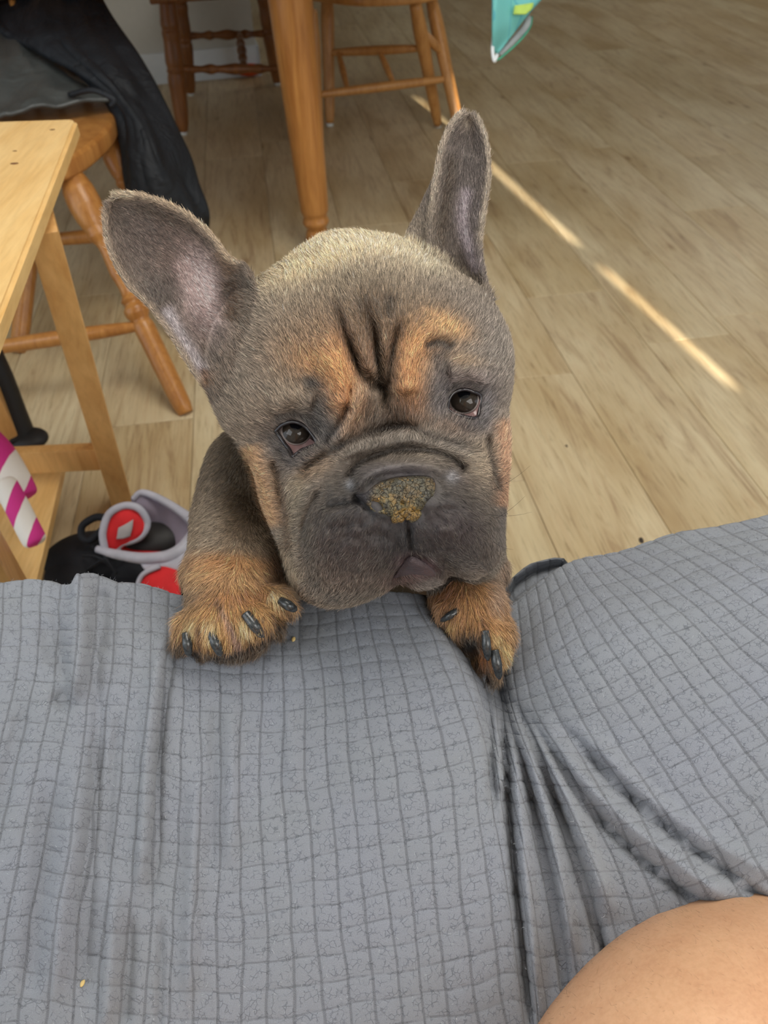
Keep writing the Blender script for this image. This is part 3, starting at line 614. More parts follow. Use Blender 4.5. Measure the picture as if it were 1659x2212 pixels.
# folds and creases: (path, half width px, depth change in mm: + away from the viewer)
folds = [
 ([(168, 1235), (172, 1330), (164, 1430), (140, 1520)], 26, -13), ([(215, 1262), (222, 1330), (215, 1420)], 18, 5), ([(118, 1290), (128, 1400), (140, 1480), (118, 1545)], 16, 7), ([(196, 1290), (205, 1420), (212, 1560), (200, 1700)], 14, 4),
 ([(392, 1330), (362, 1460), (345, 1600), (338, 1750), (330, 1960)], 10, 7), ([(362, 1330), (335, 1460), (318, 1620), (310, 1780), (300, 1960)], 17, -7),
 ([(210, 1560), (205, 1720), (190, 1900), (185, 2200)], 16, 6), ([(165, 1600), (158, 1780), (130, 1960), (110, 2200)], 26, -6),
 ([(262, 1500), (240, 1700), (228, 1900)], 12, 3.5), ([(465, 1480), (460, 1700), (458, 1900)], 12, 3), ([(500, 1480), (500, 1700), (498, 1880)], 14, -3),
 ([(350, 1960), (348, 2080), (345, 2250)], 9, 3), ([(60, 1500), (20, 1650), (-30, 1850)], 18, 4), ([(110, 1650), (90, 1880), (60, 2180)], 24, 5), ([(248, 1880), (238, 2080), (225, 2240)], 18, -5), ([(425, 1650), (415, 1900), (408, 2200)], 16, -4), ([(285, 1960), (280, 2100), (270, 2230)], 12, 4), ([(620, 1480), (628, 1600), (640, 1720)], 18, -2), ([(90, 1330), (110, 1440)], 14, 4),
 ([(1040, 1470), (1056, 1600), (1070, 1760)], 11, 8), ([(1066, 1500), (1078, 1620), (1084, 1720)], 10, -7),
 ([(1072, 1500), (1090, 1620), (1098, 1740), (1112, 1900), (1130, 2060), (1152, 2300)], 9, 12), ([(1100, 1560), (1118, 1700), (1138, 1900), (1172, 2250)], 15, -9),
 ([(1092, 1520), (1130, 1660), (1160, 1780), (1190, 1920), (1215, 2080), (1238, 2260)], 8, 11), ([(1120, 1560), (1165, 1700), (1208, 1880), (1250, 2120)], 13, -8),
 ([(1100, 1490), (1150, 1600), (1205, 1740), (1250, 1880), (1300, 2040), (1320, 2120)], 9, 12), ([(1135, 1540), (1200, 1670), (1265, 1820), (1330, 2000)], 17, -9),
 ([(1120, 1500), (1180, 1610), (1270, 1740), (1380, 1850), (1520, 1960), (1600, 2010)], 11, 9), ([(1160, 1540), (1250, 1670), (1360, 1780), (1500, 1890), (1600, 1960)], 20, -8),
 ([(1190, 1540), (1290, 1650), (1400, 1755), (1500, 1835), (1620, 1920), (1720, 1980)], 10, 8), ([(1230, 1550), (1340, 1660), (1460, 1760), (1600, 1850), (1720, 1920)], 20, -7),
 ([(1300, 1610), (1450, 1740), (1600, 1850), (1700, 1910)], 20, 3),
 ([(880, 1270), (950, 1380), (1020, 1470), (1050, 1560)], 20, -3)]
for pts, w, h in folds: Dg = Dg+stroke(PXg, PYg, pts, w, .25 if pts[0][1] > 1260 else 0, .18)*h*.00125
nz = fbm(np.stack([PXg.ravel()/210, PYg.ravel()/330], -1), 3, 11).reshape(PXg.shape); Dg = Dg+nz*.0022
Gt = at(PXg, PYg, Dg)
# rows beyond the crest that roll over and hang down to the floor
hang = []
for dv_, dy_, zf in ((20, -.02, 1.), (11, .02, .64), (6.5, .034, .36), (4, .034, .21), (2.6, .029, .135), (1.6, .020, .080), (.8, .010, .038), (.35, .0035, .012)):
    R_ = Gt[0].copy(); R_[:, 1] += dy_; R_[:, 2] -= zf*(R_[:, 2]-.01)*1; hang.append(R_)
hangv = np.array([-20, -11, -6.5, -4, -2.6, -1.6, -.8, -.35])
Hn = cr(np.array(hang+[Gt[0], Gt[3]]), 64)[:58]
hv = np.interp(np.linspace(0, 9, 64)[:58], np.arange(10), list(hangv)+[0, .3]); k_ = hv < -.05; Hn = Hn[k_]; hv = hv[k_]
wob = fbm(np.stack([np.broadcast_to(ug/5, (len(hv), NU)).ravel(), np.repeat(hv/9, NU)], -1), 2, 3).reshape(len(hv), NU)
Hn[..., 1] += wob*.03*np.clip(-hv/6, 0, 1)[:, None]
# darker turned-back lip at the inner corner of the right-hand mound
lu = [36.5, 38.5, 40, 41.7, 43.5, 45.5, 48]; lx_ = np.interp(ug, lu, [1082, 1086, 1108, 1150, 1200, 1262, 1330]); ly_ = np.interp(ug, lu, [1335, 1292, 1248, 1216, 1206, 1204, 1206])
wu = sstep(36.5, 38.8, ug)*sstep(48.5, 43.5, ug); dy_ = np.interp(hv, [-14, -8.5, -5.5, -3.8, -2.2, -.9, 0], [95, 34, 3, 1, 22, 44, 46]); dd_ = np.interp(hv, [-14, -8.5, -5.5, -3.8, -2.2, -.9, 0], [.63, .605, .580, .570, .582, .570, .545])
Tl = at(lx_[None]+0*dy_[:, None], ly_[None]+dy_[:, None]*np.interp(ug, [36.5, 41.7, 48], [.8, 1, .1])[None], dd_[:, None]+0*lx_[None]); wl2 = (wu[None]*sstep(-15, -10, hv)[:, None]*sstep(-.3, -1.2, hv)[:, None])[..., None]
Hn = Hn*(1-wl2)+Tl*wl2
G = np.concatenate([Hn, Gt]); Vv = np.r_[hv, vg]
Ug, Vg = np.meshgrid(ug, Vv)
jit = lambda u: (np.abs(np.sin(np.floor(u)*12.9898)*43758.5) % 1-.5)*.16
un = fbm(np.stack([Ug.ravel()/2.6, Vg.ravel()/3.4], -1), 3, 41).reshape(Ug.shape); vn_ = fbm(np.stack([Ug.ravel()/2.2, Vg.ravel()/2.6], -1), 3, 42).reshape(Ug.shape)
Ug = Ug+un*.22; Vj = Vg+vn_*.22+jit(Ug)
fu = np.abs(((Ug+.5) % 1)-.5); fv = np.abs(((Vj+.5) % 1)-.5)
groove = np.maximum(np.exp(-(fu/.065)**2), .7*np.exp(-(fv/.06)**2)); pil = (np.sin(np.pi*(Ug % 1))*np.sin(np.pi*(Vj % 1)))**.5
fade = np.clip((Vg+9)/6, 0, 1)
N = gnormals(G); s_ = np.sign(np.sum(N*(CC-G), -1).mean()); N = N*s_
G = G+N*((-groove*.00055+pil*.00055)*fade)[..., None]
# closed sheet: 2.5 mm thick
nr, nc = G.shape[:2]
V = np.concatenate([G.reshape(-1, 3)])
Fc = gridfaces(nr, nc)
if s_ < 0: Fc = Fc[:, ::-1]
sub = slice(None, None, 6)
G2 = (G-N*.003)[::6, ::6]; n2r, n2c = G2.shape[:2]
q = NT('fleece'); at_ = q.n('ShaderNodeUVMap'); at_.uv_map = 'cells'; sx = q.n('ShaderNodeSeparateXYZ'); q.l(at_.outputs[0], sx.inputs[0])
def edge(sk, w): 
    f = q.math('FRACT', q.math('ADD', sk, 100.5)); d = q.math('ABSOLUTE', q.math('SUBTRACT', f, .5))
    mr = q.n('ShaderNodeMapRange'); mr.interpolation_type = 'SMOOTHSTEP'; mr.inputs[1].default_value = w*.35; mr.inputs[2].default_value = w; mr.inputs[3].default_value = 1; mr.inputs[4].default_value = 0; q.l(d, mr.inputs[0]); return mr.outputs[0]
eu = edge(sx.outputs[0], .085); ev = edge(sx.outputs[1], .06)
mpn = q.n('ShaderNodeMapping'); mpn.inputs['Scale'].default_value = (1, 1, 1); q.l(at_.outputs[0], mpn.inputs[0]); uvv = mpn.outputs[0]
dist = q.n('ShaderNodeTexNoise'); dist.inputs['Scale'].default_value = 3.2; dist.inputs['Detail'].default_value = 3; q.l(uvv, dist.inputs['Vector'])
dm = q.mix(.16, uvv, dist.outputs['Color'], 'ADD')
vr = q.n('ShaderNodeTexVoronoi'); vr.feature = 'DISTANCE_TO_EDGE'; vr.inputs['Scale'].default_value = 4.4; q.l(dm, vr.inputs['Vector'])
crk = q.ramp(vr.outputs['Distance'], [(.0, (0, 0, 0)), (.09, (1, 1, 1))])
gate = q.ramp(q.noise(uvv, 2.6, 3), [(.46, (1, 1, 1)), (.56, (0, 0, 0))])          # cracks only here and there
crk = q.mix(gate, crk, (1, 1, 1, 1))
fz = q.noise(uvv, 24, 5, .7); fz2 = q.noise(uvv, .22, 3, .5)
tc_ = q.coord(); 
basec = q.ramp(fz, [(.3, tuple(lin(124, 129, 139))), (.72, tuple(lin(156, 161, 172)))])
basec = q.mix(q.ramp(fz2, [(.35, (0, 0, 0)), (.65, (.35, .35, .35))]), basec, L4(138, 143, 146))
knit = q.n('ShaderNodeTexChecker'); knit.inputs['Scale'].default_value = 26; q.l(uvv, knit.inputs['Vector'])
seam = q.mix(knit.outputs['Fac'], L4(72, 74, 80), L4(104, 106, 112))
brk = q.ramp(q.noise(uvv, 1.7, 2), [(.38, (.25, .25, .25)), (.56, (1, 1, 1))])
c = q.mix(q.math('MULTIPLY', eu, .5), basec, seam); c = q.mix(q.math('MULTIPLY', ev, q.math('MULTIPLY', brk, .5)), c, L4(92, 94, 100))
c = q.mix(.72, c, q.mix(crk, (.42, .43, .46, 1), (1, 1, 1, 1)), 'MULTIPLY')
vs = q.n('ShaderNodeTexVoronoi'); vs.inputs['Scale'].default_value = 1.4; q.l(uvv, vs.inputs['Vector'])
speck = q.ramp(vs.outputs['Distance'], [(.018, (.8, .8, .8)), (.03, (0, 0, 0))]); c = q.mix(speck, c, L4(210, 214, 220))
q.set(c, .95, .12); q.b.inputs['Sheen Weight'].default_value = .25; q.b.inputs['Sheen Roughness'].default_value = .5
hgt = q.math('ADD', q.math('MULTIPLY', crk, .55), q.math('MULTIPLY', fz, 1.2)); q.bump(hgt, .55, .0012); M_FLEECE = q.m
V2 = G2.reshape(-1, 3); F2 = gridfaces(n2r, n2c, off=len(V))
if s_ > 0: F2 = F2[:, ::-1]
Vall = np.concatenate([V, V2]); Fall = np.concatenate([Fc, F2])
throw = obj('throw', Vall, Fall, M_FLEECE, base=(0, .3, .45))
tag(throw, 'grey fleece throw stitched in small squares, spread over the lap under the paws', 'throw')
uvl = throw.data.uv_layers.new(name='cells')
uvflat = np.concatenate([np.stack([Ug, Vj], -1).reshape(-1, 2), np.stack([Ug, Vj], -1)[::6, ::6].reshape(-1, 2)])
li = np.empty(len(throw.data.loops), dtype=np.int32); throw.data.loops.foreach_get('vertex_index', li); uvl.data.foreach_set('uv', uvflat[li].astype(np.float32).ravel())
# lint and fuzz along the surface
def add_hair(name, root, dirs, length, rad, colr, mat, parent, npt=3, bend=None):
    """hair strands as one curves object; root, dirs (N,3); bend (N,3) droop vector"""
    n_ = len(root); hc = bpy.data.hair_curves.new(name); hc.add_curves([npt]*n_)
    t = np.linspace(0, 1, npt)[None, :, None]; Lh = np.asarray(length)[:, None, None]
    P = root[:, None]+dirs[:, None]*Lh*t+(bend[:, None]*Lh*t**2 if bend is not None else 0)
    hc.attributes['position'].data.foreach_set('vector', P.astype(np.float32).ravel()) if 'position' in hc.attributes else hc.position_data.foreach_set('vector', P.astype(np.float32).ravel())
    ra = hc.attributes.get('radius') or hc.attributes.new('radius', 'FLOAT', 'POINT')
    ra.data.foreach_set('value', (np.asarray(rad)[:, None]*np.linspace(1, .25, npt)[None]).astype(np.float32).ravel())
    ca = hc.attributes.new('col', 'FLOAT_COLOR', 'CURVE'); ca.data.foreach_set('color', np.c_[colr, np.ones(n_)].astype(np.float32).ravel())
    hc.materials.append(mat); o = bpy.data.objects.new(name, hc); COL.objects.link(o); o.parent = parent; o.location = tuple(-wloc(parent)); o['kind'] = 'stuff'; return o
q = NT('lint'); a_ = q.n('ShaderNodeAttribute'); a_.attribute_name = 'col'; q.set(a_.outputs['Color'], .8, .2); M_LINT = q.m
nl = 26000; r_ = rng.integers(len(hv)-14, nr-1, nl); c_ = rng.integers(0, nc-1, nl); R0 = G[r_, c_]+rng.normal(0, .0006, (nl, 3)); x_, y_, _ = proj(R0)
k_ = (x_ > -60) & (x_ < 1720) & (y_ > 1100) & (y_ < 2260); R0 = R0[k_]; Nn = N[r_, c_][k_]; nl = len(R0)
Dn = Nn*.35+rng.normal(0, .55, (nl, 3)); Dn /= np.linalg.norm(Dn, axis=1, keepdims=True)
w_ = rng.random(nl) < .12
add_hair('lint', R0, Dn, rng.uniform(.0008, .0019, nl), np.full(nl, .00008), np.where(w_[:, None], lin(200, 204, 210), lin(150, 154, 162)), M_LINT, throw, 3, rng.normal(0, .4, (nl, 3)))
# crumbs on the throw
M_CR = plain('crumb', (206, 180, 120), .8)
def surf(px, py):
    i = np.argmin((PXg-px)**2+(PYg-py)**2); return Gt.reshape(-1, 3)[i]
for x_, y_, r_, lb in ((632, 1380, .0013, 'pale crumb on the grey throw just right of the left paw'), (178, 2124, .0012, 'yellow crumb on the grey throw low at the left')):
    p = surf(x_, y_); p = p+(CC-p)/np.linalg.norm(CC-p)*.0012; V, Fc = ellipsoid(p, np.array([[r_, .0003, 0], [0, r_*1.5, 0], [0, 0, r_*.7]]), 8); V = V+fbm(V*900, 2, 1)[:, None]*.0003; tag(obj('crumb', V, Fc, M_CR), lb, 'crumb')
M_SPK = plain('dark_speck', (60, 52, 46), .8)
for i, (x_, y_, r_) in enumerate(((1385, 1168, .0055), (1224, 963, .0032))):
    p = onz(x_, y_, .001); V, Fc = ellipsoid(p, np.diag([r_*.7, r_*1.3, .0014]), 8); V = V+fbm(V*300, 2, i)[:, None]*.001; tag(obj('crumb', V, Fc, M_SPK), ('black bit of dirt on the floor above the right-hand throw mound', 'tiny dark fleck on the floor right of the muzzle')[i], 'dirt')

# ================================================================== the sitter: a bare bent knee shows at the lower right
q = NT('skin'); v = q.coord(); n1_ = q.noise(v, 26, 4, .6); n2_ = q.noise(v, 420, 3, .6)
cs = q.ramp(n1_, [(.3, tuple(lin(206, 156, 120))), (.7, tuple(lin(222, 176, 138)))]); cs = q.mix(.25, cs, q.ramp(n2_, [(.35, (.72, .62, .55)), (.6, (1, 1, 1))]), 'MULTIPLY')
q.set(cs, .48, .35); q.b.inputs['Subsurface Weight'].default_value = .12; q.b.inputs['Subsurface Radius'].default_value = (.012, .005, .003); q.b.inputs['Subsurface Scale'].default_value = .5; q.bump(n2_, .25, .0006); M_SKIN = q.m
knee = at(1578, 2310, .352); shin = at(1900, 2050, .56); ank = at(1500, 1700, .66); hipr = np.array([.10, -.26, .47]); hipl = np.array([-.10, -.26, .47])
sk = [((0, -.30, .48), .13), ((0, -.36, .78), .135), (tuple(hipr), .10), (tuple(at(1300, 2620, .365)), .086), (tuple(knee), .083), (tuple(shin), .056), (tuple(ank), .038), (tuple(hipl), .10),
      ((-.12, .0, .42), .078), ((-.13, .22, .40), .058), ((-.13, .22, .22), .05), ((-.13, .20, .06), .036), ((-.13, .10, .04), .03), ((0, -.40, 1.02), .12), ((0, -.39, 1.14), .055), ((0, -.37, 1.26), .085)]
ed = [(0, 1), (0, 2), (2, 3), (3, 4), (4, 5), (5, 6), (0, 7), (7, 8), (8, 9), (9, 10), (10, 11), (11, 12), (1, 13), (13, 14), (14, 15)]
me = bpy.data.meshes.new('person'); me.from_pydata([v_ for v_, _ in sk], ed, []); person = bpy.data.objects.new('person', me); COL.objects.link(person)
md = person.modifiers.new('skin', 'SKIN'); md.use_smooth_shade = True
for i, (_, r_) in enumerate(sk): me.skin_vertices[0].data[i].radius = (r_, r_); me.skin_vertices[0].data[i].use_root = (i == 0)
ms = person.modifiers.new('sub', 'SUBSURF'); ms.levels = 3; ms.render_levels = 3
me.materials.append(M_SKIN)
def bake(o):
    dg = bpy.context.evaluated_depsgraph_get(); dg.update(); ev_ = o.evaluated_get(dg); m2 = bpy.data.meshes.new_from_object(ev_); o.modifiers.clear(); o.data = m2
    m2.polygons.foreach_set('use_smooth', [True]*len(m2.polygons)); return o
bake(person); tag(person, 'seated person seen only as a bare bent knee with short dark hairs, lower right', 'person')
def meshpts(o, n_, wfn=None):
    me = o.data; me.calc_loop_triangles(); nv = len(me.vertices); Vx = np.empty(nv*3, np.float32); me.vertices.foreach_get('co', Vx); Vx = Vx.reshape(-1, 3).astype(float)+np.array(o.location)
    T_ = np.empty(len(me.loop_triangles)*3, np.int32); me.loop_triangles.foreach_get('vertices', T_); T_ = T_.reshape(-1, 3)
    a, b, c = Vx[T_[:, 0]], Vx[T_[:, 1]], Vx[T_[:, 2]]; n = np.cross(b-a, c-a); ar = np.linalg.norm(n, axis=1)+1e-15; n /= ar[:, None]; cen_ = (a+b+c)/3
    w = ar*(wfn(cen_, n) if wfn else 1); cdf = np.cumsum(w); cdf /= cdf[-1]; i = np.searchsorted(cdf, rng.random(n_)); i = np.minimum(i, len(T_)-1)
    u, v = rng.random((2, n_)); f = u+v > 1; u[f] = 1-u[f]; v[f] = 1-v[f]
    Pp = a[i]+(b[i]-a[i])*u[:, None]+(c[i]-a[i])*v[:, None]; return Pp, n[i], T_[i], i
def wf(c, n):
    x, y, d = proj(c); return ((x > 1050) & (x < 1800) & (y > 1850) & (y < 2400) & (np.sum(n*(CC-c), -1) > 0)).astype(float)
hp, hn, _, _ = meshpts(person, 900, wf); tdir = rng.normal(0, 1, (900, 3))*.35+np.array([-.6, .5, -.1]); tdir -= hn*np.sum(tdir*hn, 1, keepdims=True); tdir /= np.linalg.norm(tdir, axis=1, keepdims=True)
add_hair('leg_hair', hp, hn*.5+tdir*.8, rng.uniform(.0012, .0035, 900), np.full(900, .00003), np.tile(lin(70, 48, 36), (900, 1)), M_LINT, person, 3)
# ================================================================== the dog
SPX = .43/1661.                                  # metres per unit of relief
HC = np.array([810., 880.])
outl = np.array([(740,497),(800,500),(865,513),(925,545),(990,590),(1045,625),(1075,670),(1100,725),(1108,770),(1106,830),(1098,880),(1101,950),(1100,1010),(1095,1075),(1090,1130),(1085,1185),(1062,1228),(1020,1250),(975,1243),(950,1262),(905,1273),(865,1262),(820,1285),(760,1308),(705,1311),(655,1290),(628,1255),(608,1195),(590,1150),(565,1085),(545,1010),(515,955),(485,925),(466,890),(450,845),(444,790),(454,730),(480,670),(520,620),(560,598),(610,562),(660,525),(700,503)], float)
oa = np.arctan2(outl[:, 1]-HC[1], outl[:, 0]-HC[0]); orr = np.hypot(outl[:, 0]-HC[0], outl[:, 1]-HC[1]); k_ = np.argsort(oa); oa, orr = oa[k_], orr[k_]
oa3 = np.r_[oa-2*np.pi, oa, oa+2*np.pi]; or3 = np.r_[orr, orr, orr]
def Rphi(a): return cr_at(np.atleast_1d(a).ravel(), oa3, or3).reshape(np.shape(a))
def rho(x, y):
    a = np.arctan2(y-HC[1], x-HC[0]); return np.hypot(x-HC[0], y-HC[1])/Rphi(a)
def Gs(x, y, cx, cy, rx, ry, rot=0, p=2):
    a = math.radians(rot); dx, dy = x-cx, y-cy; u = (dx*math.cos(a)+dy*math.sin(a))/rx; v = (-dx*math.sin(a)+dy*math.cos(a))/ry
    return np.exp(-np.minimum((u*u+v*v)**(p/2), 60))
drim = lambda y: .478-(y-900)*.00003
EYEL = np.array([(596, 931), (610, 918), (632, 911), (655, 918), (672, 935), (684, 957), (668, 966), (652, 972), (640, 981), (633, 985), (626, 972), (612, 954)], float)
EYER = np.array([(966, 884), (970, 862), (982, 847), (1003, 841), (1022, 846), (1037, 855), (1036, 876), (1032, 899), (1020, 903), (1000, 899), (982, 895)], float)
def inpoly(x, y, P):
    """signed distance-like (negative inside) to polygon"""
    P = cr(np.concatenate([P, P[:1]]), 60)[:-1]; ins = np.zeros(x.shape, bool); dm = np.full(x.shape, 1e9)
    for i in range(len(P)):
        a, b = P[i-1], P[i]; c = ((a[1] > y) != (b[1] > y)) & (x < (b[0]-a[0])*(y-a[1])/(b[1]-a[1]+1e-12)+a[0]); ins ^= c
        d = b-a; t = np.clip(((x-a[0])*d[0]+(y-a[1])*d[1])/(d@d+1e-9), 0, 1); dm = np.minimum(dm, (x-a[0]-t*d[0])**2+(y-a[1]-t*d[1])**2)
    return np.where(ins, -1, 1)*np.sqrt(dm)
HS = [ # creases and ridges of the head: path, width, height
 ([(878,1118),(884,1160),(888,1197)], 6, -22), ([(888,1195),(862,1235),(838,1262)], 8, -24), ([(888,1193),(925,1215),(957,1242)], 8, -26),
 ([(768,1066),(782,1034),(830,1010),(890,1001),(940,1008),(968,1030)], 15, 38), ([(750,1058),(770,1008),(825,980),(890,971),(950,979),(990,1002),(1005,1030)], 9, -28), ([(800,1036),(860,1026),(930,1030)], 5, -14),
 ([(655,1110),(672,1050),(715,1005),(770,968),(850,950),(930,950),(1000,975),(1050,1012),(1078,1065)], 21, 42), ([(640,1060),(665,1018),(710,983),(760,955),(820,933),(880,925),(940,947),(1000,962),(1052,985)], 11, -40),
 ([(778,1078),(745,1088),(700,1094)], 6, -16), ([(800,1104),(775,1082),(762,1066)], 6, -20),
 ([(535,960),(556,1010),(575,1070),(598,1150)], 20, 30), ([(590,985),(604,1050),(618,1130),(624,1200)], 9, -30), ([(655,1020),(640,1080),(625,1150),(628,1220),(648,1272)], 20, 24), ([(690,1050),(666,1110),(652,1180),(657,1245)], 8, -18),
 ([(700,1135),(740,1140),(790,1128)], 8, -9), ([(690,1250),(720,1262),(760,1262)], 10, -10),
 ([(1075,880),(1085,960),(1085,1040)], 16, 14), ([(1048,935),(1062,1000),(1080,1065)], 9, -28), ([(1052,1045),(1060,1110),(1055,1170)], 9, -10), ([(985,1035),(1010,1060),(1040,1065)], 8, -10),
 ([(590,885),(630,862),(682,872)], 24, 24), ([(965,805),(1008,800),(1052,832)], 22, 26), ([(588,905),(632,892),(680,908),(700,935)], 7, -12), ([(962,852),(985,828),(1020,824),(1052,846)], 7, -12),
 ([(712,630),(734,684),(753,740),(774,794),(798,828),(812,860)], 13, -58, .5), ([(765,605),(799,688),(812,740),(818,801),(826,849),(831,905)], 14, -66, .5), ([(876,670),(866,706),(852,742),(844,784),(842,830),(836,880)], 13, -50, .5), ([(690,720),(716,775),(742,830),(745,890)], 24, 30), ([(950,705),(900,745),(874,800),(878,860)], 22, 30), ([(912,749),(948,738),(978,756)], 9, -16),
 ([(750,660),(778,740),(801,818)], 13, 30, .4), ([(828,700),(832,770),(834,840)], 11, 26, .4), ([(777,830),(769,880),(751,918),(722,965)], 12, 28), ([(758,830),(752,880),(732,925),(700,975)], 7, -22),
 ([(700,560),(760,600),(840,600)], 30, 4), ([(905,905),(930,925),(985,945)], 9, -12),
 ([(600,962),(625,1004),(680,1004),(730,978)], 9, -14), ([(968,905),(1010,932),(1052,905)], 9, -14), ([(845,640),(838,680),(840,700)], 12, -10), ([(715,1060),(690,1110),(684,1150)], 7, -9), ([(705,1155),(760,1160),(800,1185)], 8, -8), ([(930,1110),(965,1100),(1010,1108)], 7, -9), ([(1020,1080),(1040,1120),(1036,1180)], 8, -10), ([(700,1215),(740,1235),(790,1240)], 9, -8), ([(640,1130),(634,1190),(650,1250)], 7, -12), ([(690,1035),(735,1000),(790,982)], 6, -9), ([(960,1180),(1000,1200),(1040,1190)], 8, -8), ([(1000,1012),(1035,1030),(1062,1070)], 8, 10)]
def headw(x, y):
    r = np.clip(rho(x, y), 0, 1); w = 205*(1-r**2.6)**.5
    w = w+Gs(x, y, 868, 1120, 250, 178, 5, 4)*112*sstep(1.0, .86, r)+Gs(x, y, 865, 1075, 112, 58, 0, 3)*20
    e = sstep(1.0, .93, r)
    w = w+e*(Gs(x, y, 745, 1185, 150, 115, 0, 3)*42+Gs(x, y, 1000, 1140, 105, 110, 0, 3)*42-Gs(x, y, 885, 1235, 75, 40)*34+Gs(x, y, 905, 1256, 42, 18)*20)
    w = w-35*Gs(x, y, 640, 945, 75, 60)-35*Gs(x, y, 1003, 870, 70, 58)+38*Gs(x, y, 735, 840, 62, 115, -12)+38*Gs(x, y, 905, 832, 52, 98, 6)-32*Gs(x, y, 825, 922, 50, 40)
    for hs in HS: w = w+e*stroke(x, y, hs[0], hs[1], hs[3] if len(hs) > 3 else .12)*hs[2]
    fl = np.stack([x.ravel()/34, y.ravel()/34], -1); w = w+e*(fbm(fl, 4, 5).reshape(x.shape)*(4+12*Gs(x, y, 870, 1150, 230, 130, 0, 4)))
    wl_ = np.stack([x.ravel()/13, y.ravel()/13], -1); w = w+e*np.maximum(0, vnoise(wl_, 8).reshape(x.shape))*8*Gs(x, y, 870, 1170, 200, 100, 0, 4)
    return w
def eyecarve(x, y): return 70*sstep(2.5, -2.5, inpoly(x, y, EYEL))+70*sstep(2.5, -2.5, inpoly(x, y, EYER))
def hp_(x, y, w): return at(x, y, drim(y)-w*SPX)
na, nr_ = 640, 230
ph = np.linspace(-np.pi, np.pi, na, endpoint=False); RR = Rphi(ph); rr = np.sin(np.linspace(0, np.pi/2, nr_))[1:]
X_ = HC[0]+rr[:, None]*RR*np.cos(ph); Y_ = HC[1]+rr[:, None]*RR*np.sin(ph); Wf = headw(X_, Y_)
m_ = (X_ > 560) & (X_ < 1080) & (Y_ > 800) & (Y_ < 1020); Wf[m_] -= eyecarve(X_[m_], Y_[m_])
front = hp_(X_, Y_, Wf)
rb = np.cos(np.linspace(0, np.pi/2, 40))[1:-1]; X2 = HC[0]+rb[:, None]*RR*np.cos(ph); Y2 = HC[1]+rb[:, None]*RR*np.sin(ph); back = hp_(X2, Y2, -260*np.sqrt(1-rb[:, None]**2)+0*X2)
Vh = np.concatenate([hp_(HC[:1], HC[1:], headw(HC[:1], HC[1:])), front.reshape(-1, 3), back.reshape(-1, 3), hp_(HC[:1], HC[1:], np.array([-260.]))])
nrw = len(rr)+len(rb); Fh = [tuple(f) for f in gridfaces(nrw, na, off=1, wrapb=True)]+[(0, 1+j, 1+(j+1) % na) for j in range(na)][::1]+[(len(Vh)-1, 1+(nrw-1)*na+(j+1) % na, 1+(nrw-1)*na+j) for j in range(na)]
# ears: cupped sheets
def ear(U_, L_, d0, d1, cup, th, curl=0):
    a = cr(np.array(U_, float), 90); b = cr(np.array(L_, float), 90); s = np.linspace(0, 1, 50)[None, :, None]
    P2 = a[:, None]*(1-s)+b[:, None]*s; t = np.linspace(0, 1, 90)[:, None]; s = s[..., 0]
    d = d0+(d1-d0)*t+cup*np.sin(np.pi*s)**.8*np.interp(t, [0, .25, .7, 1], [1, 1, .6, .15])+curl*np.exp(-(s/.12)**2)
    d = d+fbm(np.stack([P2[..., 0].ravel()/60, P2[..., 1].ravel()/60], -1), 3, 4).reshape(d.shape)*.0012
    return thick(at(P2[..., 0], P2[..., 1], d), th)
EARL_U = [(560, 640), (546, 600), (530, 573), (497, 556), (462, 512), (410, 463), (350, 433), (300, 419), (264, 417), (243, 423)]
EARL_L = [(470, 880), (448, 842), (425, 815), (398, 772), (366, 720), (325, 665), (275, 615), (238, 545), (225, 480), (233, 437)]
EARR_U = [(905, 600), (925, 545), (926, 490), (935, 425), (946, 350), (960, 295), (985, 252), (1003, 241)]
EARR_L = [(1068, 650), (1050, 610), (1038, 545), (1042, 480), (1055, 400), (1056, 335), (1042, 275), (1022, 245)]
earl = ear(EARL_U, EARL_L, .470, .482, .021, .0036, -.004); earr = ear(EARR_U, EARR_L, .478, .490, .020, .0036, -.004)
EARB = [(876, 540, .485, 16), (905, 500, .492, 24), (925, 450, .496, 19), (942, 390, .496, 11)]
def cap(A, ra, B, rb, n=9):
    A, B = np.asarray(A), np.asarray(B); out = []
    for t in np.linspace(0, 1, n): out.append(ellipsoid(A*(1-t)+B*t, np.eye(3)*(ra*(1-t)+rb*t), 12))
    return out
def blob_mesh(parts, vox, it, lam=.5):
    V, Fc = join(parts); o = obj('tmp', V, Fc, None, base=(0, 0, 0)); r = o.modifiers.new('r', 'REMESH'); r.mode = 'VOXEL'; r.voxel_size = vox
    s = o.modifiers.new('s', 'SMOOTH'); s.iterations = it; s.factor = lam; bake(o); me = o.data
    Vx = np.empty(len(me.vertices)*3, np.float32); me.vertices.foreach_get('co', Vx); fc = [tuple(p.vertices) for p in me.polygons]; bpy.data.objects.remove(o); return Vx.reshape(-1, 3).astype(float), fc
W_ = lambda *p: np.array(p, float)
body = []
body += cap(at(800, 800, .535), .072, at(770, 960, .60), .080)+cap(at(770, 960, .60), .085, W_(-.02, .61, .42), .088)+cap(W_(-.02, .61, .42), .086, W_(0, .66, .25), .085)
body += cap(at(555, 1030, .565), .040, at(520, 1130, .545), .036)+cap(at(520, 1130, .545), .035, at(500, 1235, .492), .0285)+cap(at(500, 1235, .492), .028, at(497, 1290, .474), .0265)
body += [ellipsoid(at(420, 1240, .492), np.eye(3)*.0105, 12), ellipsoid(at(590, 1215, .51), np.diag([.016, .02, .022]), 12)]
body += cap(at(960, 1080, .57), .040, at(1000, 1180, .535), .030)+cap(at(1000, 1180, .535), .028, at(1000, 1278, .50), .0235)
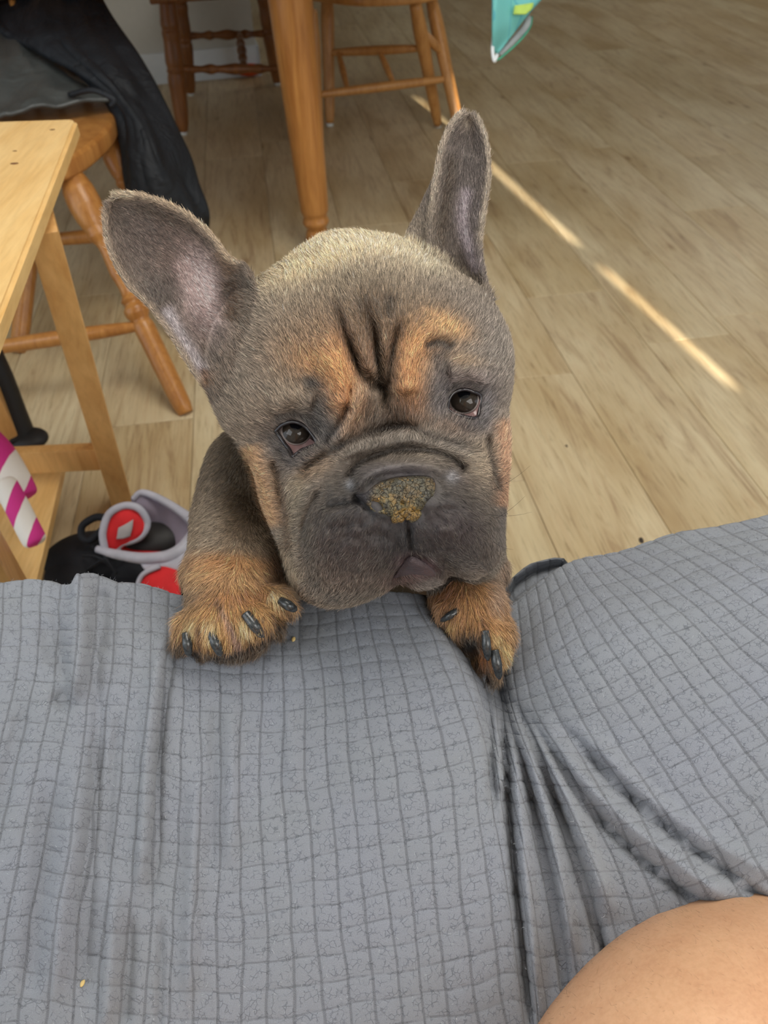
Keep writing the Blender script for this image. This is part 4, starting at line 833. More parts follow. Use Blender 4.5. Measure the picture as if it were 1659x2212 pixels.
body += [ellipsoid(at(1073, 1232, .52), np.diag([.009, .012, .014]), 12), ellipsoid(at(1052, 1290, .505), np.diag([.009, .012, .012]), 12)]
for sx_ in (-1, 1):
    hx = sx_*.075; body += cap(W_(hx*.8, .65, .26), .060, W_(hx*1.25, .57, .17), .044)+cap(W_(hx*1.25, .57, .17), .040, W_(hx*1.2, .67, .085), .021)+cap(W_(hx*1.2, .67, .085), .019, W_(hx*1.25, .63, .022), .021)+cap(W_(hx*1.25, .63, .020), .020, W_(hx*1.25, .575, .016), .0175)
body += [ellipsoid(W_(0, .745, .27), np.diag([.02, .03, .02]), 12)]
bodym = blob_mesh(body, .0035, 10)
ec = []
for a_, b_ in zip(EARB[:-1], EARB[1:]): ec += cap(at(*a_[:3]), a_[3]*.00030, at(*b_[:3]), b_[3]*.00030, 7)
ec += cap(at(930, 560, .488), .0105, at(912, 500, .492), .0075, 7)
ecm = blob_mesh(ec, .0018, 6)
# left paw (picture left)
PXM = .455/1661.
pw = cap(at(498, 1290, .474), .0262, at(492, 1335, .464), .0245, 6)
tl = [((440, 1315, .466, 28), (406, 1350, .459, 30), (400, 1386, .462, 25)), ((475, 1320, .459, 30), (462, 1360, .4500, 34), (460, 1394, .455, 27)), ((530, 1308, .458, 31), (552, 1342, .4500, 36), (560, 1374, .455, 27)), ((562, 1288, .464, 28), (598, 1296, .458, 29), (618, 1312, .462, 22))]
for a, b, c in tl:
    pw += cap(at(*a[:3]), a[3]*PXM, at(*b[:3]), b[3]*PXM, 6)+cap(at(*b[:3]), b[3]*PXM, at(*c[:3]), c[3]*PXM, 5)
pw += [ellipsoid(at(500, 1360, .470), np.diag([.026, .022, .014]), 12)]
for x_, y_, r_ in ((398, 1392, 26), (440, 1408, 24), (540, 1388, 32), (590, 1352, 30), (622, 1318, 18), (495, 1400, 26)): pw += [ellipsoid(at(x_, y_, .4715), np.eye(3)*r_*PXM, 12)]
pawl = blob_mesh(pw, .0015, 2)
pw = cap(at(1002, 1278, .500), .0230, at(1022, 1318, .486), .0215, 6)
tr = [((985, 1300, .484, 34), (972, 1318, .480, 32), (965, 1336, .484, 22)), ((1035, 1325, .480, 38), (1048, 1358, .471, 38), (1048, 1386, .475, 24)), ((1060, 1330, .482, 38), (1082, 1372, .474, 33), (1078, 1415, .478, 26)), ((1062, 1400, .482, 26), (1062, 1432, .480, 25), (1066, 1458, .482, 17))]
for a, b, c in tr:
    pw += cap(at(*a[:3]), a[3]*PXM, at(*b[:3]), b[3]*PXM, 6)+cap(at(*b[:3]), b[3]*PXM, at(*c[:3]), c[3]*PXM, 5)
for x_, y_, r_, d_ in ((1012, 1385, 34, .492), (1040, 1430, 26, .494), (960, 1345, 20, .494), (1062, 1468, 15, .492)): pw += [ellipsoid(at(x_, y_, d_), np.eye(3)*r_*PXM, 12)]
pawr = blob_mesh(pw, .0015, 2)
VOX = .00112
V, Fc = join([(Vh, Fh), earl, earr, bodym, ecm, pawl, pawr]); dog = obj('dog', V, Fc, None, base=(0, 0, 0)); r_ = dog.modifiers.new('r', 'REMESH'); r_.mode = 'VOXEL'; r_.voxel_size = VOX
s_ = dog.modifiers.new('s', 'SMOOTH'); s_.iterations = 2; s_.factor = .4; bake(dog)
tag(dog, 'grey and tan bulldog puppy with upright ears, standing with both front paws on the throw', 'dog')

# ---- coat colours with some light and crease shade painted in, brushed on in the picture's layout but stored on the body
HP = [ # kind, geometry, colour, strength
 ('g', (740, 560, 260, 90, -8, 3), (176, 162, 140), .7), ('g', (700, 548, 130, 40, -25, 3), (226, 204, 166), .85), ('g', (800, 525, 120, 30, 5, 2.5), (220, 202, 170), .8), ('g', (920, 565, 70, 26, 28, 2), (206, 194, 168), .7),  # cream crown: light from above painted into the fur colour
 ('g', (520, 760, 90, 120, 0, 3), (128, 117, 106), .8), ('g', (1060, 760, 70, 130, -10, 3), (130, 123, 117), .85), ('g', (1000, 650, 90, 50, 35, 2), (128, 120, 114), .7),
 ('g', (800, 640, 130, 60, 5, 2), (104, 90, 74), .65), ('g', (700, 700, 90, 60, 0, 2), (126, 104, 82), .55), ('g', (660, 770, 80, 60, 0, 2), (150, 116, 84), .65), ('g', (900, 700, 110, 60, -10, 2), (112, 92, 70), .6),
 ('g', (735, 800, 40, 70, 0, 2), (206, 150, 100), .85), ('g', (750, 860, 34, 70, -10, 2), (196, 142, 98), .75), ('g', (690, 790, 45, 30, 0, 2), (196, 150, 104), .6),
 ('g', (905, 745, 60, 40, -20, 2), (200, 152, 104), .8), ('g', (965, 705, 50, 22, 25, 2), (206, 164, 118), .85), ('g', (885, 820, 34, 75, 0, 2), (200, 146, 98), .85), ('g', (890, 880, 30, 34, 0, 2), (160, 118, 84), .7),
 ('g', (575, 900, 70, 50, 0, 2), (146, 126, 106), .5), ('g', (520, 860, 60, 60, 0, 2), (138, 125, 112), .6),
 ('g', (805, 720, 60, 90, 8, 3), (112, 88, 66), .6), ('s', ([(720,650),(740,700),(756,745),(775,794),(800,832)], 15), (72, 56, 44), .6), ('s', ([(780,640),(800,690),(812,742),(818,801),(828,860)], 17), (62, 48, 38), .65), ('s', ([(870,700),(855,740),(846,784),(842,840)], 14), (72, 54, 42), .6), ('s', ([(754,740),(775,794),(800,832)], 7), (44, 34, 28), .7), ('s', ([(806,715),(817,790),(826,860)], 8), (36, 28, 24), .8), ('s', ([(852,742),(844,800),(838,860)], 6), (46, 36, 28), .6), ('g', (797, 808, 9, 24, -10, 2.5), (140, 120, 100), .5), ('g', (832, 800, 8, 24, 0, 2.5), (128, 104, 82), .5), ('s', ([(777,832),(769,880),(751,918),(724,962)], 9), (190, 160, 132), .75),  # dark strokes put shade into the forehead wrinkles
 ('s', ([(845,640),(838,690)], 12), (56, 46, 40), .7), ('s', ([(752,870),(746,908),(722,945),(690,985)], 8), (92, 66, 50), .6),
 ('g', (825, 925, 60, 45, 0, 2), (66, 50, 40), .85), ('g', (860, 900, 70, 34, 20, 2), (78, 60, 48), .6), ('g', (800, 780, 12, 60, 8, 2), (140, 104, 76), .4),
 # brows and eyes
 ('g', (676, 832, 24, 17, 20, 2.5), (54, 52, 52), .9), ('g', (690, 890, 26, 46, 10, 2.5), (66, 64, 66), .85), ('g', (640, 950, 88, 62, 15, 3), (92, 84, 82), .85), ('g', (655, 1000, 60, 34, 0, 3), (86, 80, 80), .7), ('g', (712, 940, 30, 34, 0, 2.5), (84, 82, 84), .8),
 ('s', ([(592,915),(632,897),(676,915),(694,950)], 12), (58, 54, 54), .6), ('g', (616, 960, 30, 26, 0, 2), (70, 68, 72), .6), ('s', ([(912,756),(945,744),(978,760)], 13), (50, 48, 50), .9), ('g', (950, 775, 24, 20, 15, 2.5), (70, 68, 70), .8), ('g', (957, 815, 26, 52, 0, 2.5), (84, 78, 78), .8), ('g', (1003, 868, 82, 62, 0, 3), (100, 92, 92), .85), ('g', (1018, 925, 50, 28, -10, 3), (92, 88, 90), .8), ('g', (950, 870, 26, 50, 0, 3), (96, 92, 94), .7),
 ('g', (1010, 820, 50, 18, 0, 2), (150, 136, 132), .6), ('s', ([(965,862),(985,836),(1020,834),(1050,858)], 10), (62, 56, 56), .6), ('g', (1048, 880, 16, 40, 0, 2), (122, 120, 124), .6),
 ('g', (1000, 780, 46, 16, 10, 2), (168, 140, 110), .5),
 # muzzle
 ('g', (870, 1130, 215, 135, 5, 4), (66, 65, 68), .95), ('g', (870, 1130, 70, 60, 0, 3), (60, 60, 62), .8), ('s', ([(660,1230),(700,1285),(770,1292),(840,1270)], 18), (128, 122, 112), .6), ('s', ([(1075,1120),(1070,1200),(1040,1235)], 14), (118, 112, 106), .6), ('g', (740, 1190, 90, 80, 0, 2.5), (88, 74, 72), .6), ('g', (990, 1150, 70, 60, 0, 2.5), (90, 76, 76), .6),
 ('g', (855, 1018, 90, 18, 0, 2.5), (96, 92, 96), .8), ('g', (800, 1035, 50, 20, -20, 2.5), (78, 74, 74), .7), ('g', (1000, 1030, 30, 30, 0, 2.5), (92, 84, 86), .7),
 ('s', ([(655,1110),(672,1050),(715,1005),(770,968),(850,950),(930,950),(1000,975),(1050,1012),(1078,1065)], 20), (128, 120, 112), .85), ('s', ([(640,1060),(665,1018),(710,983),(760,955),(820,933),(880,925),(940,947),(1000,962),(1052,985)], 9), (56, 48, 44), .75),  # dark stroke is fold shade painted above the pale roll
 ('s', ([(655,1020),(640,1080),(625,1150),(628,1220),(648,1272)], 22), (150, 138, 120), .9), ('s', ([(700,1290),(760,1290),(820,1268)], 16), (96, 90, 84), .6), ('s', ([(665,1120),(668,1200),(690,1280)], 16), (104, 98, 90), .7), ('s', ([(1085,1050),(1085,1120),(1078,1190)], 14), (112, 106, 102), .8), ('g', (1040, 1010, 44, 44, 0, 2.5), (160, 144, 124), .7), ('g', (1010, 1210, 60, 34, 0, 2), (84, 80, 80), .6),
 ('s', ([(750,1058),(770,1008),(825,980),(890,971),(950,979),(990,1002),(1005,1030)], 6), (54, 50, 50), .6), ('s', ([(778,1080),(745,1090),(690,1096)], 5), (44, 40, 40), .8), ('s', ([(806,1108),(780,1086),(762,1068)], 6), (36, 34, 36), .9),  # shade painted into the creases round the nose
 ('s', ([(766,1070),(788,1094),(812,1112),(845,1119)], 7), (26, 24, 26), .9), ('g', (757, 1046, 9, 10, 0, 2), (190, 190, 194), .8), ('g', (974, 1030, 12, 14, 0, 2), (176, 174, 178), .8), ('s', ([(878,1118),(884,1160),(888,1197)], 4), (30, 28, 30), .95), ('s', ([(888,1195),(862,1235),(838,1262)], 6), (40, 34, 36), .7), ('s', ([(888,1193),(925,1215),(957,1242)], 6), (36, 32, 34), .9),  # philtrum and mouth lines: crease shade put into the colour
 ('g', (900, 1222, 40, 20, 12, 2.5), (146, 118, 124), .9), ('g', (880, 1250, 50, 16, -5, 2), (116, 84, 84), .6), ('g', (925, 1262, 44, 14, -12, 2.5), (122, 116, 112), .7),
 # cheeks
 ('s', ([(535,960),(556,1010),(575,1070),(598,1150)], 24), (186, 148, 112), .95), ('s', ([(592,985),(606,1050),(620,1130),(624,1200)], 10), (108, 88, 72), .7), ('s', ([(1085,900),(1090,980),(1090,1050),(1085,1100)], 20), (176, 140, 114), .95), ('s', ([(1050,945),(1062,1000),(1080,1065)], 8), (60, 50, 44), .8),  # tan cheek bands; the dark strokes paint shade into their creases
 ('g', (690, 1010, 50, 24, -30, 2.5), (164, 136, 108), .5), ('g', (970, 925, 60, 18, 15, 2.5), (110, 90, 76), .6)]
def paint(x, y, C, L_):
    for kd, g, c, s in L_:
        a = (Gs(x, y, *g) if kd == 'g' else stroke(x, y, g[0], g[1], .1, .1))*s; C += (lin(*c)-C)*a[:, None]
    return C
EL = [('g', (330, 540, 130, 80, 50, 3), (104, 92, 88), .8), ('g', (395, 560, 60, 90, 0, 2), (128, 106, 96), .6), ('g', (440, 640, 44, 90, -10, 2.5), (214, 192, 190), 1.0), ('s', ([(385,560),(420,620),(455,700)], 20), (190, 166, 162), .6), ('g', (350, 640, 50, 50, 45, 2.5), (80, 72, 70), .7), ('s', ([(355,660),(390,720),(430,790),(440,830)], 16), (176, 168, 172), .85), ('g', (425, 700, 26, 40, 0, 2), (112, 98, 96), .6),
 ('s', ([(500,600),(505,660),(500,700)], 26), (88, 68, 52), .9), ('s', ([(545,600),(540,660),(520,720)], 16), (98, 88, 78), .7), ('s', ([(470,540),(505,600)], 18), (116, 92, 72), .7), ('s', ([(480,700),(462,790)], 16), (84, 74, 68), .6), ('s', ([(446,800),(446,840)], 16), (120, 88, 62), .8),
 ('s', (EARL_U[2:], 11), (176, 156, 132), .85), ('s', (EARL_L[1:], 8), (170, 152, 132), .8), ('s', ([(233,437),(240,420),(264,415),(300,418)], 14), (186, 168, 144), .8), ('s', ([(280,448),(350,465),(420,500),(465,545)], 12), (90, 76, 64), .6)]
ER = [('g', (1000, 400, 40, 110, 8, 3), (108, 100, 98), .7), ('s', ([(975,330),(965,420),(950,520),(960,580)], 18), (84, 72, 62), .85), ('s', ([(1012,400),(1000,470),(1012,540),(1030,600)], 13), (178, 166, 172), .9), ('s', ([(1035,430),(1025,500)], 10), (112, 104, 104), .6), ('s', (EARR_U[2:], 9), (166, 152, 136), .85), ('s', (EARR_L[2:], 7), (172, 158, 140), .8), ('g', (900, 500, 44, 60, 20, 2.5), (126, 114, 100), .8), ('g', (990, 580, 40, 34, 0, 2.5), (84, 72, 62), .7), ('g', (1008, 262, 18, 22, 0, 2.5), (166, 152, 136), .7)]
PL_ = [('g', (500, 1150, 110, 90, 0, 4), (140, 124, 106), .9), ('g', (505, 1010, 40, 110, 0, 2.5), (78, 66, 52), .8), ('g', (540, 1090, 40, 70, 0, 2.5), (84, 70, 52), .7), ('g', (460, 1120, 30, 80, 0, 2.5), (142, 130, 116), .7), ('g', (500, 1235, 120, 40, 0, 4), (178, 142, 104), .9), ('g', (500, 1210, 90, 18, 5, 2.5), (178, 134, 92), .7), ('g', (600, 1220, 34, 60, 10, 3), (96, 68, 44), .85), ('g', (500, 1340, 150, 70, -15, 4), (176, 138, 92), .95), ('g', (520, 1285, 70, 22, 0, 2.5), (150, 108, 68), .8),
 ('s', ([(425,1330),(410,1370)], 12), (222, 196, 152), .7), ('s', ([(455,1330),(455,1380)], 14), (226, 200, 156), .7), ('s', ([(520,1330),(535,1375)], 14), (230, 204, 160), .75), ('s', ([(580,1280),(612,1298)], 11), (228, 202, 160), .75), ('s', ([(432,1335),(430,1370),(428,1408)], 7), (84, 56, 34), .8), ('s', ([(578,1312),(590,1340),(602,1352)], 7), (84, 56, 34), .75), ('s', ([(497,1340),(512,1375),(520,1405)], 9), (90, 64, 44), .7), ('s', ([(476,1305),(500,1355),(525,1400)], 5), (160, 134, 126), .9), ('s', ([(472,1290),(478,1310)], 6), (60, 38, 24), .8),  # pale toe tips; brown strokes paint shade into the gaps between toes
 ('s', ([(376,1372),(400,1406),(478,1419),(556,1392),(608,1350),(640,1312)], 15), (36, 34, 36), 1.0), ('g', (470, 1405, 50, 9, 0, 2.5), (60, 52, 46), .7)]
PR_ = [('g', (1000, 1290, 90, 60, 0, 4), (160, 122, 84), .9), ('g', (1040, 1370, 70, 90, 0, 4), (168, 128, 84), .95), ('g', (960, 1270, 40, 30, 0, 3), (120, 78, 44), .8), ('g', (1068, 1290, 20, 40, 0, 3), (150, 128, 112), .8), ('g', (1075, 1230, 30, 40, 0, 3), (124, 106, 92), .9), ('s', ([(1065,1360),(1075,1400)], 14), (222, 192, 146), .7), ('s', ([(1090,1380),(1090,1440)], 12), (216, 184, 136), .7), ('s', ([(965,1350),(985,1345)], 12), (206, 168, 116), .7),
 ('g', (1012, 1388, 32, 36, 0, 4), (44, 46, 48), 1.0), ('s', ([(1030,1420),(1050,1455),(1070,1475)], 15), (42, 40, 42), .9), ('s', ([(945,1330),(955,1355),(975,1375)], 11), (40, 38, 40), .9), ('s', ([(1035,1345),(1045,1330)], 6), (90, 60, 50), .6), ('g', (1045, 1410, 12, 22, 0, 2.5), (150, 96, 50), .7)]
def dogcol(P):
    x, y, d = proj(P); n_ = len(P); C = np.tile(lin(118, 104, 88), (n_, 1))
    h = (d < .535) & (rho(x, y) < 1.03); low = (~h) & (y > 900)
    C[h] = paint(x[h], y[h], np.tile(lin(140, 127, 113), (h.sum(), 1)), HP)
    el = (~h) & (x < 620) & (y < 900) & (d < .54); eb = (x > 430) & (x < 560) & (y < 880) & (y > 560) & h & (inpoly(x, y, np.array(EARL_U+EARL_L[::-1])) < 4)
    for k in (el, eb): C[k] = paint(x[k], y[k], np.tile(lin(116, 102, 90), (k.sum(), 1)), EL)
    er = (~h) & (x > 850) & (y < 700) & (d < .54); C[er] = paint(x[er], y[er], np.tile(lin(112, 102, 96), (er.sum(), 1)), ER)
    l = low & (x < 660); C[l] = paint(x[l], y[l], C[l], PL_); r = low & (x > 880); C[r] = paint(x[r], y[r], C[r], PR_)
    return np.clip(C, .003, 1), h
me = dog.data; nv = len(me.vertices); Vd = np.empty(nv*3, np.float32); me.vertices.foreach_get('co', Vd); Vd = Vd.reshape(-1, 3).astype(float)
Cd, hmask = dogcol(Vd)
ca = me.attributes.new('col', 'FLOAT_COLOR', 'POINT'); xv, yv, dv_ = proj(Vd)
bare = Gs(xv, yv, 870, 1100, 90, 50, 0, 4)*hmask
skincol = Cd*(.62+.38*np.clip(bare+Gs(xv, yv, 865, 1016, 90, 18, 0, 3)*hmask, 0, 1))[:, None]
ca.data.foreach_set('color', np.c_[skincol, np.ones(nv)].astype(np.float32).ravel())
q = NT('dog_skin'); a_ = q.n('ShaderNodeAttribute'); a_.attribute_name = 'col'; v = q.coord(); n1_ = q.noise(v, 900, 3, .6); c = q.mix(.5, a_.outputs['Color'], q.ramp(n1_, [(.3, (.6, .6, .6)), (.7, (1.25, 1.2, 1.2))]), 'MULTIPLY')
q.set(c, .55, .35); q.bump(q.noise(v, 700, 4, .6), .5, .0008); M_DSK = q.m; me.materials.append(M_DSK)
# ---- fur
def flow(x, y, h):
    fx, fy = x-850., y-1010.
    # forehead: hair sweeps up and outwards; muzzle: down and outwards
    fx2 = np.where(y < 1000, (x-835)*1.0, fx); fy2 = np.where(y < 1000, -(140+(1000-y)*.5), fy)
    k = sstep(1050, 940, y); fx, fy = fx*(1-k)+fx2*k, fy*(1-k)+fy2*k
    nh = ~h
    e_ = nh & (x < 620) & (y < 900); fx = np.where(e_, -160, fx); fy = np.where(e_, -150, fy)
    e_ = nh & (x > 850) & (y < 700); fx = np.where(e_, 20, fx); fy = np.where(e_, -200, fy)
    e_ = nh & (y > 900) & (x < 660); fx = np.where(e_, (x-500)*.6-40*(y < 1250), fx); fy = np.where(e_, 130+0*y, fy)
    e_ = nh & (y > 1180) & (x > 880); fx = np.where(e_, (x-1020)*.5+20, fx); fy = np.where(e_, 130+0*y, fy)
    n_ = np.stack([x/70, y/70], -1); a = fbm(n_, 2, 21)*.45; c_, s_ = np.cos(a), np.sin(a); fx, fy = fx*c_-fy*s_, fx*s_+fy*c_
    L_ = np.hypot(fx, fy)+1e-6; return fx/L_, fy/L_
def wfd(c, n):
    x, y, d = proj(c); fac = np.sum(n*(CC-c), -1)/np.linalg.norm(CC-c, axis=1)
    w = (fac > -.35)*1.0*(x > -50)*(x < 1700)*(y > 150)*(y < 1520)*(d < .75); w = w*(np.where(d < .53, 1, .6))*(.45+.55*np.clip(fac, 0, 1))
    h = rho(x, y) < 1.03; nose = inpoly(x, y, NOSEP) < 5; ey = (inpoly(x, y, EYEL) < 3) | (inpoly(x, y, EYER) < 3)
    return w*(~(h & (nose | ey)))+1e-12
NOSEP = np.array([(768, 1070), (796, 1055), (830, 1036), (872, 1028), (926, 1028), (942, 1046), (940, 1076), (922, 1097), (896, 1110), (862, 1116), (836, 1117), (808, 1109), (786, 1090)], float)
NHAIR = 290000
hp, hn, tri, _ = meshpts(dog, NHAIR, wfd)
x, y, d = proj(hp); hc_, hm = dogcol(hp)
fx, fy = flow(x, y, hm); D = AX*fx[:, None]-AU*fy[:, None]; D = D-hn*np.sum(D*hn, 1, keepdims=True); D /= np.linalg.norm(D, axis=1, keepdims=True)+1e-9
muz = hm*np.clip(Gs(x, y, 870, 1120, 215, 150, 0, 4), 0, 1); earin = (~hm)*(((x < 620) & (y < 900)) | ((x > 850) & (y < 700)))
Ln = .0042-.0016*muz-.0012*earin+.0030*((~hm) & (y > 1180)); Ln = Ln*rng.uniform(.7, 1.3, NHAIR)
rad = np.where(muz > .3, .000075, .000088)*rng.uniform(.7, 1.3, NHAIR)
bare = np.clip(hm*np.maximum(Gs(x, y, 870, 1110, 95, 60, 0, 4), np.maximum(Gs(x, y, 895, 1225, 45, 22, 0, 4), Gs(x, y, 868, 1016, 95, 17, 0, 3))), 0, 1); pads = (np.sum(hc_, 1) < .17) & (~hm) & (y > 1250)
keep = (rng.random(NHAIR) > bare*.85) & (rng.random(NHAIR) > .45*muz) & ~(pads & (rng.random(NHAIR) < .85))
jitv = rng.normal(0, 1, (NHAIR, 3)); dirs = D*.93+hn*(.30+.12*muz[:, None])+jitv*.13; dirs /= np.linalg.norm(dirs, axis=1, keepdims=True)
b = np.exp(rng.normal(0, .36, NHAIR)); pale = rng.random(NHAIR) < (.27-.12*muz+.26*muz*((y > 1190) | (x > 1020))); drk = rng.random(NHAIR) < .22
col = hc_*(b*1.28*(1-.56*muz))[:, None]; col = np.where(pale[:, None], col*.45+.55*np.maximum(col*1.9, lin(176, 168, 156)*(.85-.35*muz)[:, None]), col); col = np.where((drk & ~pale)[:, None], col*.26, col)
q = NT('fur'); a_ = q.n('ShaderNodeAttribute'); a_.attribute_name = 'col'; q.set(a_.outputs['Color'], .5, .35); M_FUR = q.m
K = keep; fur = add_hair('fur', hp[K], dirs[K], Ln[K], rad[K], np.clip(col[K], .004, .95), M_FUR, dog, 4, (-hn*.16+jitv*.04)[K]); fur['label'] = 'short grey, tan and black coat'

# ---- eyes
q = NT('eye'); a_ = q.n('ShaderNodeAttribute'); a_.attribute_name = 'col'; q.set(a_.outputs['Color'], .05, .35); q.b.inputs['Coat Weight'].default_value = .08; q.b.inputs['Coat Roughness'].default_value = .02; M_EYE = q.m
M_LID = plain('wet_lid', (38, 32, 34), .22, .6); M_HAW = plain('haw', (128, 100, 99), .12, .6)
for P_, (ex, ey), (ix, iy), lb in ((EYEL, (641, 940), (640, 927), 'left'), (EYER, (1003, 870), (1002, 860), 'right')):
    we = float(headw(np.array([ex*1.]), np.array([ey*1.]))[0]); Rr = 46*SPX; c0 = hp_(np.array([ex*1.]), np.array([ey*1.]), np.array([we-52.]))[0]
    V, Fc = ellipsoid(c0, np.eye(3)*Rr, 90)
    ir = hp_(np.array([ix*1.]), np.array([iy*1.]), np.array([we-8.]))[0]-c0; ir /= np.linalg.norm(ir); up_ = AU-ir*(AU@ir); pu = ir+up_/np.linalg.norm(up_)*.26; pu /= np.linalg.norm(pu)
    dn = (V-c0)/Rr; an = np.degrees(np.arccos(np.clip(dn@ir, -1, 1))); ap = np.degrees(np.arccos(np.clip(dn@pu, -1, 1)))
    V = c0+dn*(Rr*(1+.05*sstep(42, 10, an)))[:, None]
    Cc = np.tile(lin(158, 146, 142), (len(V), 1)); k = sstep(45, 41, an)[:, None]; irc = lin(50, 43, 37)*(1+.25*fbm(np.c_[an/6, np.arctan2(dn@AX, dn@AU)*6], 3, 2))[:, None]; irc = irc*(.6+.4*sstep(42, 34, an))[:, None]
    Cc = Cc*(1-k)+irc*k; k = sstep(20, 16, ap)[:, None]; Cc = Cc*(1-k)+lin(14, 14, 18)*k
    o = obj('eye', V, Fc, M_EYE, dog); o['label'] = 'brown-grey '+lb+' eye, half hidden by a drooping lid'; at2 = o.data.attributes.new('col', 'FLOAT_COLOR', 'POINT'); at2.data.foreach_set('color', np.c_[Cc, np.ones(len(V))].astype(np.float32).ravel())
    PP = cr(np.concatenate([P_, P_[:1]]), 80)
    lw = headw(PP[:, 0], PP[:, 1]); PW3 = hp_(PP[:, 0], PP[:, 1], np.minimum(lw, we+14)+1); V, Fc = tube(PW3, 4.2*SPX, 8, caps=False); l_ = obj('eyelid', V, Fc, M_LID, o)
    # haw: the pink rim between the eyeball and the sagging lower lid
    lo_ = P_[5:] if lb == 'left' else np.roll(P_, -5, axis=0)[0:7]
    lo_ = cr(lo_, 40); ce = np.array([ix, iy]); top_ = ce+(lo_-ce)/np.linalg.norm(lo_-ce, axis=1, keepdims=True)*35
    k_ = np.linalg.norm(lo_-ce, axis=1) > 35; inner = np.where(k_[:, None], top_, lo_); S_ = np.linspace(0, 1, 8)[:, None, None]
    Q = inner[None]*(1-S_)+lo_[None]*S_; wq = np.minimum(headw(Q[..., 0], Q[..., 1]), we+14); zz_ = (we-14)*(1-S_[..., 0])+(wq-1)*S_[..., 0]; G_ = hp_(Q[..., 0], Q[..., 1], zz_)
    V, Fc = thick(G_, .0006); obj('haw', V, Fc, M_HAW, o)
# ---- nose leather with its yellow crust
q = NT('crusted_nose'); v = q.coord(); vr = q.n('ShaderNodeTexVoronoi'); vr.feature = 'DISTANCE_TO_EDGE'; vr.inputs['Scale'].default_value = 470; ds = q.n('ShaderNodeTexNoise'); ds.inputs['Scale'].default_value = 260; q.l(v, ds.inputs['Vector']); q.l(q.mix(.004, v, ds.outputs['Color'], 'ADD'), vr.inputs['Vector'])
crk = q.ramp(vr.outputs['Distance'], [(.0, (0, 0, 0)), (.075, (1, 1, 1))]); n1_ = q.noise(v, 130, 4, .6); n2_ = q.noise(v, 520, 4, .65)
a_ = q.n('ShaderNodeAttribute'); a_.attribute_name = 'crust'
c = q.ramp(n1_, [(.34, tuple(lin(62, 60, 54))), (.47, tuple(lin(96, 88, 62))), (.57, tuple(lin(138, 106, 50))), (.66, tuple(lin(80, 76, 64)))])
o_ = q.n('ShaderNodeAttribute'); o_.attribute_name = 'ochre'; c = q.mix(o_.outputs['Fac'], q.mix(.7, c, L4(66, 64, 56)), c); c = q.mix(q.ramp(n2_, [(.64, (0, 0, 0)), (.70, (1, 1, 1))]), c, L4(196, 146, 64)); c = q.mix(crk, L4(34, 30, 28), c)
c = q.mix(a_.outputs['Fac'], L4(58, 54, 56), c); q.set(c, .38, .45); q.bump(q.math('ADD', q.math('MULTIPLY', crk, .9), q.math('MULTIPLY', n2_, 1.5)), .7, .0007); M_NOSE = q.m
NPs = cr(np.concatenate([NOSEP, NOSEP[:1]]), 97)[:-1]; nc_ = NPs.mean(0); rs = np.sin(np.linspace(0, np.pi/2, 44))[1:]; XX = nc_[0]+rs[:, None]*(NPs[:, 0]-nc_[0]); YY = nc_[1]+rs[:, None]*(NPs[:, 1]-nc_[1])
hb = headw(np.full(1, nc_[0]), np.full(1, nc_[1]))[0]
def nosew(X, Y, r):
    w = headw(X, Y)*.5+hb*.5-8+22*np.sqrt(np.clip(1-r**3, 0, 1))+fbm(np.stack([X.ravel()/16, Y.ravel()/16], -1), 4, 31).reshape(X.shape)*6
    w = w-7*stroke(X, Y, [(869, 1080), (873, 1098), (878, 1116)], 4)-16*Gs(X, Y, 815, 1093, 18, 8, 30, 2)-14*Gs(X, Y, 928, 1086, 13, 7, -40, 2); return w
Wn = nosew(XX, YY, rs[:, None]+0*XX); Wn[-1] -= 26; Vn = np.concatenate([hp_(nc_[:1], nc_[1:], nosew(nc_[:1], nc_[1:], np.zeros(1))), hp_(XX, YY, Wn).reshape(-1, 3)])
Fn = [tuple(f) for f in gridfaces(43, 96, off=1, wrapb=True)]+[(0, 1+j, 1+(j+1) % 96) for j in range(96)]
nose = obj('nose', Vn, Fn, M_NOSE, dog); och = np.r_[.5, (sstep(1062, 1092, YY+fbm(np.stack([XX.ravel()/22, YY.ravel()/22], -1), 3, 51).reshape(XX.shape)*26)).ravel()]; at3 = nose.data.attributes.new('ochre', 'FLOAT', 'POINT'); at3.data.foreach_set('value', och); nose['label'] = 'cracked nose crusted yellow and brown'; cru = np.r_[1., (sstep(790, 815, XX+.25*(YY-1070))*sstep(1.0, .93, rs[:, None]+0*XX)).ravel()]; at_ = nose.data.attributes.new('crust', 'FLOAT', 'POINT'); at_.data.foreach_set('value', cru)
for x_, y_, r_ in ((860, 1119, 14), (893, 1114, 14), (878, 1108, 10)):
    w_ = headw(np.array([x_*1.]), np.array([y_*1.]))[0]; V, Fc = ellipsoid(hp_(np.array([x_*1.]), np.array([y_*1.]), np.array([w_+5]))[0], np.diag([1., .6, .75])*r_*SPX, 24); V = V+(fbm(V*420, 4, r_)[:, None]*.0012); o = obj('crust_flake', V, Fc, M_NOSE, nose); at_ = o.data.attributes.new('crust', 'FLOAT', 'POINT'); at_.data.foreach_set('value', np.ones(len(V))); at3 = o.data.attributes.new('ochre', 'FLOAT', 'POINT'); at3.data.foreach_set('value', np.full(len(V), .8))
